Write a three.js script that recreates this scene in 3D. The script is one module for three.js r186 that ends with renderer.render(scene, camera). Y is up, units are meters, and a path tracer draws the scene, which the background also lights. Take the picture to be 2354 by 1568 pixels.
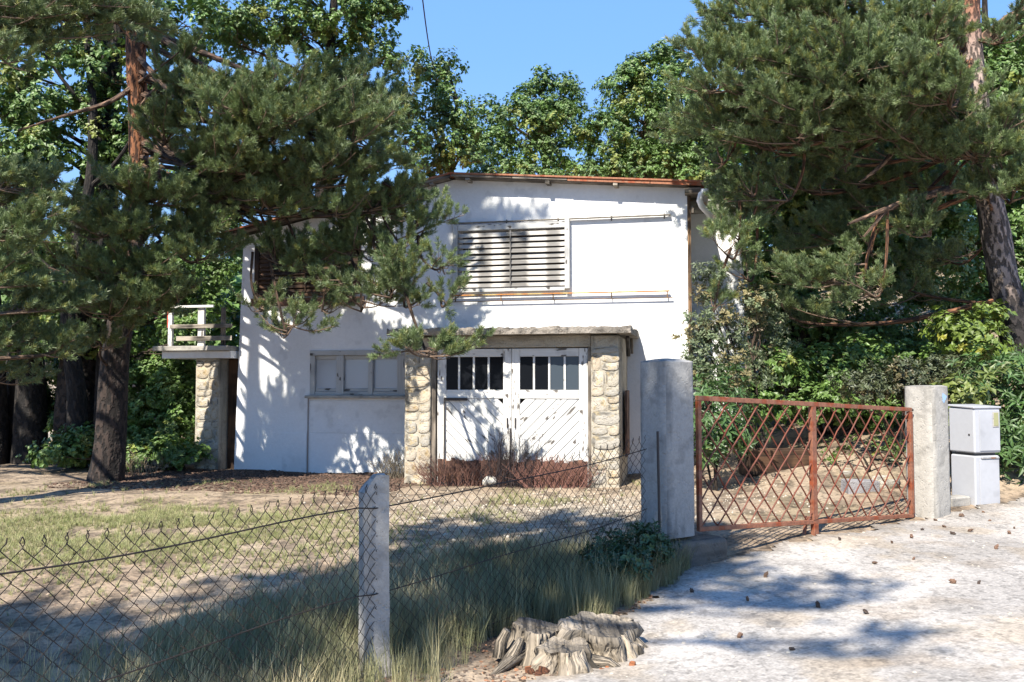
import * as THREE from 'three';
import { mergeGeometries } from 'three/addons/utils/BufferGeometryUtils.js';
import { RoundedBoxGeometry } from 'three/addons/geometries/RoundedBoxGeometry.js';

// ---------------------------------------------------------------- camera, sky, sun, exposure
const EYE = 1.7, TILT = Math.atan(96 / 2000);
const scene = new THREE.Scene();
const camera = new THREE.PerspectiveCamera(2 * Math.atan(784 / 2000) * 180 / Math.PI, 1024 / 682, 0.1, 900);
camera.position.set(0, EYE, 0);
camera.rotation.x = TILT;
const renderer = new THREE.WebGLRenderer({ antialias: true });
renderer.toneMapping = THREE.LinearToneMapping;
renderer.toneMappingExposure = 2.1;
renderer.shadowMap.enabled = true;
renderer.shadowMap.type = THREE.PCFSoftShadowMap;

const SUN_AZ = 27 * Math.PI / 180, SUN_EL = 48 * Math.PI / 180;             // to the left of and behind the viewer
const TO_SUN = new THREE.Vector3(-Math.sin(SUN_AZ) * Math.cos(SUN_EL), Math.sin(SUN_EL), Math.cos(SUN_AZ) * Math.cos(SUN_EL));
{
  const W = 256, H = 128, data = new Float32Array(W * H * 4);
  const ramp = [[0, .32, .45, .62], [.12, .21, .37, .62], [.35, .135, .282, .58], [.65, .09, .21, .50], [1, .065, .165, .42]];
  for (let j = 0; j < H; j++) {
    const el = ((j + .5) / H - .5) * Math.PI, s = Math.sin(el);
    let c;
    if (s < 0) c = [.15, .14, .13];
    else { let k = 0; while (k < ramp.length - 2 && s > ramp[k + 1][0]) k++; const a = ramp[k], b = ramp[k + 1], t = (s - a[0]) / (b[0] - a[0]); c = [1, 2, 3].map((i) => a[i] + (b[i] - a[i]) * t); }
    for (let i = 0; i < W; i++) { const o = (j * W + i) * 4; data[o] = c[0]; data[o + 1] = c[1]; data[o + 2] = c[2]; data[o + 3] = 1; }
  }
  const sky = new THREE.DataTexture(data, W, H, THREE.RGBAFormat, THREE.FloatType);
  sky.mapping = THREE.EquirectangularReflectionMapping; sky.magFilter = sky.minFilter = THREE.LinearFilter; sky.needsUpdate = true;
  scene.background = sky; scene.environment = sky;
}
const sun = new THREE.DirectionalLight(new THREE.Color().setRGB(1, .93, .82), 5);
sun.name = 'sun';
sun.position.copy(TO_SUN).multiplyScalar(60).add(new THREE.Vector3(0, 0, -12));
sun.target.position.set(0, 0, -12);
sun.castShadow = true; sun.shadow.radius = 1; sun.shadow.mapSize.set(4096, 4096);
Object.assign(sun.shadow.camera, { left: -26, right: 26, top: 26, bottom: -26, near: 1, far: 120 });
scene.add(sun, sun.target);

// ---------------------------------------------------------------- helpers
const V = (x, y, z) => new THREE.Vector3(x, y, z);
const RGB = (r, g, b) => new THREE.Color().setRGB(r, g, b);
const clamp = (x, a, b) => Math.min(b, Math.max(a, x)), lerp = (a, b, t) => a + (b - a) * t, sm = (a, b, x) => { const t = clamp((x - a) / (b - a), 0, 1); return t * t * (3 - 2 * t); };
function rng(seed) { let s = seed >>> 0; return () => { s = (s + 0x6d2b79f5) | 0; let t = Math.imul(s ^ (s >>> 15), 1 | s); t = (t + Math.imul(t ^ (t >>> 7), 61 | t)) ^ t; return ((t ^ (t >>> 14)) >>> 0) / 4294967296; }; }
const hash = (x, y, z) => { let h = Math.imul(x | 0, 374761393) ^ Math.imul(y | 0, 668265263) ^ Math.imul(z | 0, 2147483629 | 1); h = Math.imul(h ^ (h >>> 13), 1274126177); return ((h ^ (h >>> 16)) >>> 0) / 4294967296; };
function noise(x, y, z = 0, px = 0, py = 0) {                                // value noise, tiling with period px, py when given
  const ix = Math.floor(x), iy = Math.floor(y), iz = Math.floor(z), f = (t) => t * t * (3 - 2 * t), u = f(x - ix), v = f(y - iy), w = f(z - iz);
  const m = (a, p) => p ? ((a % p) + p) % p : a, x0 = m(ix, px), x1 = m(ix + 1, px), y0 = m(iy, py), y1 = m(iy + 1, py);
  const s = (zz) => lerp(lerp(hash(x0, y0, zz), hash(x1, y0, zz), u), lerp(hash(x0, y1, zz), hash(x1, y1, zz), u), v);
  return w === 0 ? s(iz) : lerp(s(iz), s(iz + 1), w);
}
function fbm(x, y, z = 0, o = 4, px = 0, py = 0) { let a = .5, s = 0, t = 0; for (let i = 0; i < o; i++) { s += a * noise(x, y, z + i * 17, px, py); t += a; a *= .5; x *= 2; y *= 2; px *= 2; py *= 2; } return s / t; }
// a point of the place from where the photograph shows it (its 2353 x 1568 view) and how far off it stands
function at(u, v, d) {
  const x = (u - 1176.5) / 2000, y = (784 - v) / 2000, Y = y * Math.cos(TILT) + Math.sin(TILT), Z = Math.cos(TILT) - y * Math.sin(TILT);
  return V(x * d / Z, EYE + Y * d / Z, -d);
}
const used = {};
function numbered(name) { const n = used[name] = (used[name] ?? -1) + 1; return n ? name + '_' + String(n).padStart(3, '0') : name; }
function tag(o, label, category, group, kind) { if (label) o.userData.label = label; if (category) o.userData.category = category; if (group) o.userData.group = group; if (kind) o.userData.kind = kind; return o; }
function thing(name, label, category, p, turn = 0, group) { const g = new THREE.Group(); g.name = numbered(name); g.position.copy(p); g.rotation.y = turn; scene.add(g); return tag(g, label, category, group); }
function part(name, geo, mat, parent, label) { const m = new THREE.Mesh(geo, mat); m.name = name; parent.add(m); if (label) m.userData.label = label; return m; }
function one(name, geo, mat, label, category, group, kind) { const m = new THREE.Mesh(geo, mat); m.name = numbered(name); scene.add(m); return tag(m, label, category, group, kind); }

class MB {                                                                    // collects faces for one mesh
  constructor() { this.p = []; this.n = []; this.t = []; this.c = []; this.i = []; }
  vert(p, n, u, v, c) { this.p.push(p.x, p.y, p.z); this.n.push(n.x, n.y, n.z); this.t.push(u, v); const k = c || WHITE; this.c.push(k.r, k.g, k.b); return this.p.length / 3 - 1; }
  tube(pts, rad, seg = 6, o = {}) {                                          // tapered tube; o.ridge: relief as a share of the radius, o.color(s, a)
    const N = pts.length; let up = V(0, 0, 1), len = 0; const rows = [];
    for (let k = 0; k < N; k++) {
      const T = pts[Math.min(N - 1, k + 1)].clone().sub(pts[Math.max(0, k - 1)]).normalize();
      if (Math.abs(T.dot(up)) > .95) up = V(1, 0, 0);
      const B = V().crossVectors(T, up).normalize(), Nn = V().crossVectors(B, T).normalize(); up = Nn;
      if (k) len += pts[k].distanceTo(pts[k - 1]);
      const r0 = typeof rad === 'function' ? rad(k / (N - 1)) : rad[k], row = [];
      for (let j = 0; j <= seg; j++) {
        const a = j / seg * Math.PI * 2, dir = Nn.clone().multiplyScalar(Math.cos(a)).addScaledVector(B, Math.sin(a));
        let r = r0;
        if (o.ridge) { const q = noise(Math.cos(a) * 3.2 + 9, Math.sin(a) * 3.2 + 9, len * (o.freq ?? 3)), w = noise(Math.cos(a) * 1.1 + 5, Math.sin(a) * 1.1 + 5, len * .9 + 40); r *= 1 + o.ridge * (q * .65 + w * .7 - .67); }
        row.push(this.vert(pts[k].clone().addScaledVector(dir, r), dir, a / (Math.PI * 2) * (o.round ?? 1), len, o.color && o.color(k / (N - 1), a, len)));
      }
      rows.push(row);
    }
    for (let k = 0; k < N - 1; k++) for (let j = 0; j < seg; j++) this.i.push(rows[k][j], rows[k][j + 1], rows[k + 1][j], rows[k][j + 1], rows[k + 1][j + 1], rows[k + 1][j]);
    if (o.cap) for (const k of [0, N - 1]) { const c = this.vert(pts[k], k ? pts[k].clone().sub(pts[k - 1]).normalize() : pts[0].clone().sub(pts[1]).normalize(), .5, .5); for (let j = 0; j < seg; j++) k ? this.i.push(rows[k][j], rows[k][j + 1], c) : this.i.push(rows[k][j + 1], rows[k][j], c); }
    return this;
  }
  geo(shift, smooth) {
    const g = new THREE.BufferGeometry();
    g.setAttribute('position', new THREE.Float32BufferAttribute(this.p, 3)); g.setAttribute('normal', new THREE.Float32BufferAttribute(this.n, 3));
    g.setAttribute('uv', new THREE.Float32BufferAttribute(this.t, 2)); g.setAttribute('color', new THREE.Float32BufferAttribute(this.c, 3)); g.setIndex(this.i);
    if (smooth) g.computeVertexNormals();
    if (shift) g.translate(-shift.x, -shift.y, -shift.z);
    return g;
  }
}
const WHITE = new THREE.Color(1, 1, 1);
function muv(g, ox = 0, oy = 0, turn = false) {                               // uv in metres, each face along its own axis
  g = g.index ? g.toNonIndexed() : g; if (!g.attributes.normal) g.computeVertexNormals();
  const p = g.attributes.position, n = g.attributes.normal, uv = new Float32Array(p.count * 2);
  for (let i = 0; i < p.count; i++) {
    const ax = Math.abs(n.getX(i)), ay = Math.abs(n.getY(i)), az = Math.abs(n.getZ(i)); let a, b;
    if (az >= ax && az >= ay) { a = p.getX(i); b = p.getY(i); } else if (ax >= ay) { a = p.getZ(i); b = p.getY(i); } else { a = p.getX(i); b = p.getZ(i); }
    if (turn) [a, b] = [b, a];
    uv[i * 2] = a + ox; uv[i * 2 + 1] = b + oy;
  }
  g.setAttribute('uv', new THREE.BufferAttribute(uv, 2)); return g;
}
let uvShift = 0;
function rbox(w, h, d, r = .006, turn = w > h) { uvShift += .37; return muv(new RoundedBoxGeometry(w, h, d, 1, Math.min(r, w / 2.1, h / 2.1, d / 2.1)), uvShift % 3, uvShift * 1.7 % 3, turn); }
function boxPart(name, x0, x1, y0, y1, z0, z1, mat, parent, r = .006, label) {
  const m = part(name, rbox(x1 - x0, y1 - y0, z1 - z0, r), mat, parent, label); m.position.set((x0 + x1) / 2, (y0 + y1) / 2, (z0 + z1) / 2); return m;
}
function tex(size, metres, f, srgb = true) {                                  // f(u, v) -> grey or [r, g, b], 0..1
  const d = new Uint8Array(size * size * 4);
  for (let j = 0; j < size; j++) for (let i = 0; i < size; i++) { const c = f(i / size, j / size), o = (j * size + i) * 4; for (let k = 0; k < 3; k++) d[o + k] = clamp(Math.round(255 * (Array.isArray(c) ? c[k] : c)), 0, 255); d[o + 3] = 255; }
  const t = new THREE.DataTexture(d, size, size); t.wrapS = t.wrapT = THREE.RepeatWrapping; t.magFilter = THREE.LinearFilter; t.minFilter = THREE.LinearMipmapLinearFilter; t.generateMipmaps = true;
  if (srgb) t.colorSpace = THREE.SRGBColorSpace; t.repeat.set(1 / metres, 1 / metres); t.needsUpdate = true; return t;
}
const std = (o) => new THREE.MeshStandardMaterial({ roughness: .9, ...o });

// ---------------------------------------------------------------- materials
const N = (u, v, f, o = 4, s = 0) => fbm(u * f, v * f, s, o, f, f);
const tStucco = tex(1024, 3.1, (u, v) => { const b = N(u, v, 4, 5, 3), f = N(u, v, 90, 2, 8), s = N(u, v, 18, 3, 30); return .99 - .05 * sm(.45, .75, b) - .03 * f - .05 * sm(.62, .8, s) * sm(.4, .6, b); });
const bStucco = tex(512, 1.1, (u, v) => .6 * N(u, v, 60, 3, 5) + .4 * N(u, v, 9, 3, 2), false);
const tConc = tex(1024, 1.9, (u, v) => { const b = N(u, v, 3, 5, 61), st = fbm(u * 22, v * 3, 66, 4, 22, 3), f = N(u, v, 120, 2, 68), d = N(u, v, 14, 3, 63); const k = 1.0 - .17 * sm(.42, .74, b) - .17 * sm(.5, .8, st) - .10 * f - .10 * sm(.58, .78, d); return [k, k * .992, k * .975]; });
const bConc = tex(512, .9, (u, v) => .5 * N(u, v, 40, 3, 71) + .3 * N(u, v, 110, 2, 72) + .5 * (1 - sm(.26, .32, N(u, v, 24, 3, 75))) * -1 + .3, false);
const tPaint = tex(1024, 1.3, (u, v) => {                                      // white paint on old boards, grain along v
  const g = fbm(u * 90, v * 4, 81, 3, 90, 4), fl = fbm(u * 26, v * 7, 84, 5, 26, 7), b = N(u, v, 4, 4, 86), bare = sm(.655, .72, fl * .8 + b * .25), k = .96 - .12 * g - .12 * sm(.45, .7, b);
  return [lerp(k, .50 - .2 * g, bare), lerp(k, .48 - .2 * g, bare), lerp(k * .985, .46 - .2 * g, bare)];
});
const tWood = tex(1024, 1.2, (u, v) => { const g = fbm(u * 110, v * 4, 91, 4, 110, 4), b = N(u, v, 5, 4, 93), l = fbm(u * 40, v * 2, 97, 3, 40, 2); const k = 1 - .42 * g - .28 * sm(.4, .7, b) - .25 * sm(.55, .7, l); return [k, k * .96, k * .9]; });
const bWood = tex(512, 1.2, (u, v) => fbm(u * 60, v * 3, 99, 4, 60, 3), false);
const tRust = tex(512, .8, (u, v) => { const b = N(u, v, 7, 5, 101), f = N(u, v, 40, 3, 104), k = 1 - .3 * f, q = sm(.5, .68, b); return [k, lerp(k, k * .78, q), lerp(k, k * .62, q)]; });
const tSoil = tex(1024, 2.3, (u, v) => { const a = N(u, v, 8, 5, 111), f = N(u, v, 70, 3, 113), g = N(u, v, 190, 2, 117), q = sm(.56, .7, N(u, v, 34, 3, 119)); const k = 1.06 - .24 * sm(.4, .7, a) - .22 * f - .16 * g - .20 * q; return [k, k * (.985 - .03 * a), k * (.97 - .06 * a)]; });
const bSoil = tex(1024, 2.3, (u, v) => .5 * N(u, v, 34, 4, 119) + .35 * N(u, v, 110, 2, 121) + .25 * N(u, v, 8, 3, 123), false);
const tDrive = tex(1024, 2.9, (u, v) => {
  const a = N(u, v, 5, 5, 131), f = N(u, v, 110, 2, 133), g = N(u, v, 240, 1, 135), br = sm(.56, .74, N(u, v, 6, 4, 137)), cr = 1 - sm(0, .022, Math.abs(N(u, v, 7, 4, 139) - .5)), pit = sm(.64, .72, N(u, v, 60, 2, 141));
  const k = 1.0 - .10 * sm(.42, .72, a) - .16 * f - .14 * g - .06 * cr - .10 * pit; return [k, k * (.985 - .03 * br), k * (.965 - .075 * br)];
});
const bDrive = tex(1024, 1.7, (u, v) => .5 * N(u, v, 60, 3, 151) + .3 * N(u, v, 170, 1, 153) + .4 * N(u, v, 6, 3, 155), false);
const tBark = tex(1024, 1, (u, v) => { const w = fbm(u * 9 + .0, v * 4, 161, 4, 9, 4), r = fbm(u * 20, v * 11, 163, 4, 20, 11), f = N(u, v, 90, 2, 166), k = 1.02 - .42 * sm(.38, .62, 1 - r) - .2 * f - .18 * w; return [k, k * .965, k * .93]; });
const bBark = tex(1024, 1, (u, v) => sm(.3, .66, fbm(u * 20, v * 11, 163, 4, 20, 11)), false);
const tStone = tex(512, .9, (u, v) => { const a = N(u, v, 6, 5, 171), f = N(u, v, 60, 2, 173), q = sm(.55, .72, N(u, v, 12, 4, 177)), k = 1 - .28 * sm(.4, .7, a) - .16 * f; return [k, k * (1 - .05 * q), k * (1 - .16 * q)]; });

const M = {
  stucco: std({ color: RGB(.83, .83, .825), map: tStucco, bumpMap: bStucco, bumpScale: .004 }),
  concrete: std({ color: RGB(.36, .355, .345), map: tConc, bumpMap: bConc, bumpScale: .006 }),
  paleConcrete: std({ color: RGB(.43, .415, .385), map: tConc, bumpMap: bConc, bumpScale: .005 }),
  darkConcrete: std({ color: RGB(.13, .122, .11), map: tConc, bumpMap: bConc, bumpScale: .012 }),
  paint: std({ color: RGB(.80, .79, .78), map: tPaint, bumpMap: bWood, bumpScale: .002, roughness: .75 }),
  greyPaint: std({ color: RGB(.56, .56, .56), map: tPaint, bumpMap: bWood, bumpScale: .002, roughness: .8 }),
  slat: std({ color: RGB(.72, .75, .80), map: tWood, bumpMap: bWood, bumpScale: .002, roughness: .85 }),
  brownWood: std({ color: RGB(.15, .085, .05), map: tWood, bumpMap: bWood, bumpScale: .003 }),
  kickboard: std({ color: RGB(.31, .175, .13), map: tWood, bumpMap: bWood, bumpScale: .003 }),
  greyWood: std({ color: RGB(.36, .33, .30), map: tWood, bumpMap: bWood, bumpScale: .003 }),
  paleWood: std({ color: RGB(.62, .60, .56), map: tWood, bumpMap: bWood, bumpScale: .003 }),
  rustPaint: std({ color: RGB(.31, .125, .07), map: tRust, roughness: .62 }),
  rustSheet: std({ color: RGB(.42, .17, .085), map: tRust, roughness: .7 }),
  zinc: std({ color: RGB(.46, .45, .43), map: tRust, roughness: .5, metalness: .3 }),
  yellowPaint: std({ color: RGB(.62, .44, .16), map: tRust, roughness: .7 }),
  iron: std({ color: RGB(.05, .042, .038), roughness: .7, metalness: .2 }),
  wire: std({ color: RGB(.035, .027, .022), map: null, roughness: .65, metalness: .3 }),
  white: std({ color: RGB(.80, .80, .80), roughness: .35 }),
  cabinet: std({ color: RGB(.43, .44, .465), map: tStucco, roughness: .42 }),
  cabinetDark: std({ color: RGB(.05, .05, .05), roughness: .6 }),
  olivePlastic: new THREE.MeshPhysicalMaterial({ color: RGB(.30, .30, .15), roughness: .2, clearcoat: .5 }),
  bluePaint: std({ color: RGB(.32, .48, .72), roughness: .7 }),
  frosted: new THREE.MeshPhysicalMaterial({ color: RGB(.42, .45, .49), roughness: .18, clearcoat: .6, clearcoatRoughness: .08 }),
  darkGlass: new THREE.MeshPhysicalMaterial({ color: RGB(.006, .007, .009), roughness: .22, specularIntensity: .25 }),
  greyGlass: new THREE.MeshPhysicalMaterial({ color: RGB(.05, .065, .08), roughness: .15, specularIntensity: .6 }),
  mortar: std({ color: RGB(.47, .43, .355), map: tConc, bumpMap: bConc, bumpScale: .014 }),
  bark: std({ color: WHITE, vertexColors: true, map: tBark, bumpMap: bBark, bumpScale: .02 }),
  twig: std({ color: WHITE, vertexColors: true }),
  soil: std({ color: WHITE, vertexColors: true, map: tSoil, bumpMap: bSoil, bumpScale: .03, roughness: .97 }),
  drive: std({ color: WHITE, vertexColors: true, map: tDrive, bumpMap: bDrive, bumpScale: .007, roughness: .93 }),
  needle: new THREE.MeshPhysicalMaterial({ color: WHITE, roughness: .5, transmission: .38, thickness: 0, side: THREE.DoubleSide }),
  leaf: new THREE.MeshPhysicalMaterial({ color: WHITE, roughness: .5, transmission: .35, thickness: 0, side: THREE.DoubleSide }),
  grass: std({ color: WHITE, roughness: .8, side: THREE.DoubleSide }),
  litter: std({ color: WHITE, roughness: .95, side: THREE.DoubleSide }),
};
const stoneMats = [[.54, .48, .38], [.50, .45, .36], [.57, .52, .43], [.52, .44, .33], [.45, .42, .36], [.56, .48, .36]].map((c) => std({ color: RGB(...c), map: tStone, bumpMap: bConc, bumpScale: .012 }));
const plankMats = [[.80, .79, .78], [.76, .76, .76], [.72, .72, .71]].map((c) => std({ color: RGB(...c), map: tPaint, bumpMap: bWood, bumpScale: .0025, roughness: .75 }));

// ---------------------------------------------------------------- ground
const CP = [[-.87, 5.6, -.14], [.32, 5.7, -.12], [.84, 6.1, -.08], [1.35, 7.82, .04], [1.83, 8, .05], [3.1, 8.9, .145], [4.5, 9.8, .165], [5.5, 10.4, .26], [6.3, 10.9, .31], [2.74, 4.74, .08], [0, 0, 0], [8, 5, .3], [12, 10, .7], [-3, 0, -.1],
  [-3, 4, -.24], [-2.1, 3.5, -.22], [-3, 6.6, -.1], [-2.4, 7.7, 0], [.1, 11, .07], [-4, 10, .08], [-6.6, 14.3, .1], [-5, 16, .1], [-.4, 13.2, .13], [1.5, 13, .13], [2.6, 11, .2], [3.8, 12.6, .42], [5.4, 12.6, .75], [7.6, 13.2, 1.8], [9, 14.2, 2.3], [6, 16, 1.4],
  [10, 11.6, 1.3], [12, 16, 3], [3.2, 16, .4], [2.6, 19, .6], [-8, 20, .15], [-14, 15, .15], [-14, 26, .4], [0, 28, 1.2], [10, 28, 4.5], [-20, 0, 0], [20, -10, .4], [-26, 44, 1.5], [24, 44, 9], [0, -12, -.2], [-24, -14, -.2], [24, 14, 3.4], [0, 44, 4]];
const RBF = (() => {
  const n = CP.length, m = n + 3, A = Array.from({ length: m }, () => new Float64Array(m + 1)), k = (r2) => r2 < 1e-9 ? 0 : r2 * Math.log(r2) * .5;
  for (let i = 0; i < n; i++) { for (let j = 0; j < n; j++) A[i][j] = k((CP[i][0] - CP[j][0]) ** 2 + (CP[i][1] - CP[j][1]) ** 2) + (i === j ? .4 : 0); A[i][n] = 1; A[i][n + 1] = CP[i][0]; A[i][n + 2] = CP[i][1]; A[i][m] = CP[i][2]; A[n][i] = 1; A[n + 1][i] = CP[i][0]; A[n + 2][i] = CP[i][1]; }
  for (let c = 0; c < m; c++) { let b = c; for (let r = c + 1; r < m; r++) if (Math.abs(A[r][c]) > Math.abs(A[b][c])) b = r; [A[c], A[b]] = [A[b], A[c]]; for (let r = 0; r < m; r++) if (r !== c) { const f = A[r][c] / A[c][c]; if (f) for (let q = c; q <= m; q++) A[r][q] -= f * A[c][q]; } }
  const w = A.map((r, i) => r[m] / r[i]);
  return (x, d) => { x = clamp(x, -30, 30); d = clamp(d, -18, 46); let s = w[n] + w[n + 1] * x + w[n + 2] * d; for (let i = 0; i < n; i++) s += w[i] * k((x - CP[i][0]) ** 2 + (d - CP[i][1]) ** 2); return s; };
})();
function inPoly(P, x, y) { let c = false; for (let i = 0, j = P.length - 1; i < P.length; j = i++) if ((P[i][1] > y) !== (P[j][1] > y) && x < (P[j][0] - P[i][0]) * (y - P[i][1]) / (P[j][1] - P[i][1]) + P[i][0]) c = !c; return c; }
function polyDist(P, x, y) { let b = 1e9; for (let i = 0, j = P.length - 1; i < P.length; j = i++) { const [ax, ay] = P[j], dx = P[i][0] - ax, dy = P[i][1] - ay, t = clamp(((x - ax) * dx + (y - ay) * dy) / (dx * dx + dy * dy), 0, 1); b = Math.min(b, Math.hypot(x - ax - dx * t, y - ay - dy * t)); } return inPoly(P, x, y) ? -b : b; }
const DRIVE = [[1.72, 7.9], [4.75, 9.95], [5.3, 10.15], [6.4, 10.75], [9, 11.1], [28, 11.6], [28, -16], [-16, -16], [-16, -5], [-3.3, 1.2], [-1.05, 4.85], [-.75, 5.3], [0, 5.42], [.75, 5.85], [.78, 6.6], [1.2, 7.3]];
const driveEdge = (x, d) => polyDist(DRIVE, x, d) + (fbm(x * 2.3, d * 2.3, 7, 4) - .5) * .5;
const relief = (x, d) => (fbm(x * 1.3, d * 1.3, 3, 3) - .5) * .07 + (fbm(x * 7, d * 7, 5, 3) - .5) * .028;
const groundY = (x, d) => RBF(x, d) + relief(x, d) * (driveEdge(x, d) < 0 ? .35 : 1);
// house axes: x along the front towards the right, z out of it, origin at the foot of the front's right corner
const HX = 2.94, HD = 14.3, HTURN = -Math.atan2(1, 4.6), hc = Math.cos(HTURN), hs = Math.sin(HTURN);
const toHouse = (x, d) => { const a = x - HX, b = -d + HD; return [a * hc - b * hs, a * hs + b * hc]; };
const fromHouse = (x, z) => [HX + x * hc + z * hs, HD - (-x * hs + z * hc)];
function axis(parts) { const a = []; for (const [from, to, step] of parts) { const n = Math.max(1, Math.round((to - from) / step)); for (let i = 0; i < n; i++) a.push(from + (to - from) * i / n); } a.push(parts[parts.length - 1][1]); return a; }
function sheet(xs, ds, yf, cf, keep) {
  const g = new THREE.BufferGeometry(), p = [], c = [], uv = [], idx = [], id = new Int32Array(xs.length * ds.length).fill(-1); let n = 0;
  const vid = (i, j) => { const q = j * xs.length + i; if (id[q] < 0) { id[q] = n++; const x = xs[i], d = ds[j]; p.push(x, yf(x, d), -d); const k = cf(x, d); c.push(k[0], k[1], k[2]); uv.push(x, d); } return id[q]; };
  for (let j = 0; j < ds.length - 1; j++) for (let i = 0; i < xs.length - 1; i++) { if (keep && !keep((xs[i] + xs[i + 1]) / 2, (ds[j] + ds[j + 1]) / 2)) continue; const a = vid(i, j), b = vid(i + 1, j), e = vid(i + 1, j + 1), f = vid(i, j + 1); idx.push(a, b, e, a, e, f); }
  g.setAttribute('position', new THREE.Float32BufferAttribute(p, 3)); g.setAttribute('color', new THREE.Float32BufferAttribute(c, 3)); g.setAttribute('uv', new THREE.Float32BufferAttribute(uv, 2)); g.setIndex(idx); g.computeVertexNormals(); return g;
}
const mix3 = (a, b, t) => [lerp(a[0], b[0], t), lerp(a[1], b[1], t), lerp(a[2], b[2], t)];
function soilCol(x, d) {
  const n1 = fbm(x * .8, d * .8, 21, 4), n2 = fbm(x * 2.7, d * 2.7, 25, 4), [hx, hz] = toHouse(x, d);
  let c = mix3([.43, .355, .265], [.36, .285, .205], sm(.38, .62, n1));
  c = mix3(c, [.47, .425, .345], sm(.0, 1, 1 - Math.hypot((x - .6) / 3.2, (d - 11) / 2.2)) * sm(.35, .55, n2 + .12));           // pale stony patch before the garage
  c = mix3(c, [.45, .36, .26], sm(.2, 1, 1 - Math.hypot((x - 3) / 1.8, (d - 9.6) / 1.8)));
  c = mix3(c, [.30, .29, .15], .7 * sm(0, .9, 1.1 - Math.hypot((x + 4.4) / 2.6, (d - 9.8) / 1.7)) * sm(.36, .6, n2 + .08));   // thin greenish growth on the left
  c = mix3(c, [.26, .23, .12], .35 * sm(.52, .68, fbm(x * 1.1, d * 1.1, 44, 4)));
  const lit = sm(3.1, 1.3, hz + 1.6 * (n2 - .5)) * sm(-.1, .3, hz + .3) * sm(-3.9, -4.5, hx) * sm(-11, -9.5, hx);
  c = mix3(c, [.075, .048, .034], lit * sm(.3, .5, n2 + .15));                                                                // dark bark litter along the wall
  c = mix3(c, [.085, .066, .05], sm(.75, .25, Math.hypot((x - .1) / 1.6, (d - 6.4) / 1.1)) * sm(.3, .55, n2 + .12));             // dark crumbs round the stump
  return c;
}
{
  const xs = axis([[-380, -60, 40], [-60, -20, 4], [-20, -9, .8], [-9, 8, .085], [8, 20, .6], [20, 60, 4], [60, 380, 40]]), ds = axis([[-380, -40, 40], [-40, -4, 3], [-4, 2, .5], [2, 15.5, .085], [15.5, 30, .5], [30, 60, 3], [60, 420, 40]]);
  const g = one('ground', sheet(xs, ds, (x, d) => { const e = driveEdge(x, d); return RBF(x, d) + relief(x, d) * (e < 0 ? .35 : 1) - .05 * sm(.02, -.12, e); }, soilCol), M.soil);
  g.userData.kind = 'structure';
  const dx = axis([[-16, -4, .8], [-4, 7, .06], [7, 28, .6]]), dd = axis([[-16, 2, .8], [2, 11.7, .06]]);
  const dr = one('driveway', sheet(dx, dd, (x, d) => RBF(x, d) + relief(x, d) * .35 + .012, (x, d) => {
    const n = fbm(x * .7, d * .7, 31, 4), m = fbm(x * 2.2, d * 3.4, 33, 4);
    let c = mix3([.62, .595, .56], [.545, .52, .485], sm(.4, .64, n)); c = mix3(c, [.44, .375, .30], .55 * sm(.57, .72, m) * sm(.42, .58, n + .04)); return mix3(c, [.33, .29, .24], .8 * sm(-.22, .02, driveEdge(x, d)) * sm(.3, .6, m + .1));
  }, (x, d) => driveEdge(x, d) < 0), M.drive);
  dr.userData.kind = 'structure';
}
// ---------------------------------------------------------------- the house
const stoneGeos = [0, 1, 2, 3].map((k) => {
  const g = new THREE.IcosahedronGeometry(1, 2), p = g.attributes.position, n = g.attributes.normal, uv = [];
  for (let i = 0; i < p.count; i++) {
    const v = V().fromBufferAttribute(p, i), q = V(...v.toArray().map((a, c) => Math.sign(a) * Math.pow(Math.abs(a), c === 2 ? .45 : .5)));
    q.multiplyScalar(1 + .3 * (noise(v.x * 1.9 + k * 7 + 20, v.y * 1.6 + 20, v.z * 1.6 + 20) - .5)); p.setXYZ(i, q.x, q.y, q.z);
    const m = V(v.x * .8, v.y * .8, v.z * 1.5).normalize(); n.setXYZ(i, m.x, m.y, m.z); uv.push(v.x * .2 + k * .23, v.y * .2 + k * .31);
  }
  g.setAttribute('uv', new THREE.Float32BufferAttribute(uv, 2)); return g;
});
function stones(parent, rects, z, R, depth = .035) {
  for (const [x0, y0, x1, y1] of rects) {
    const m = part('stone', stoneGeos[Math.floor(R() * 4)], stoneMats[Math.floor(R() * stoneMats.length)], parent);
    m.position.set((x0 + x1) / 2, (y0 + y1) / 2, z - depth * .42); m.scale.set((x1 - x0) / 2, (y1 - y0) / 2, depth * (.8 + .5 * R())); m.rotation.z = (R() - .5) * .14;
  }
}
const house = thing('house', 'white two-storey house with louvred shutters and a stone-flanked double garage door', 'house', V(HX, 0, -HD), HTURN);
const cornerTrim = std({ color: RGB(.34, .22, .13), map: tWood, roughness: .9 });
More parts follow.
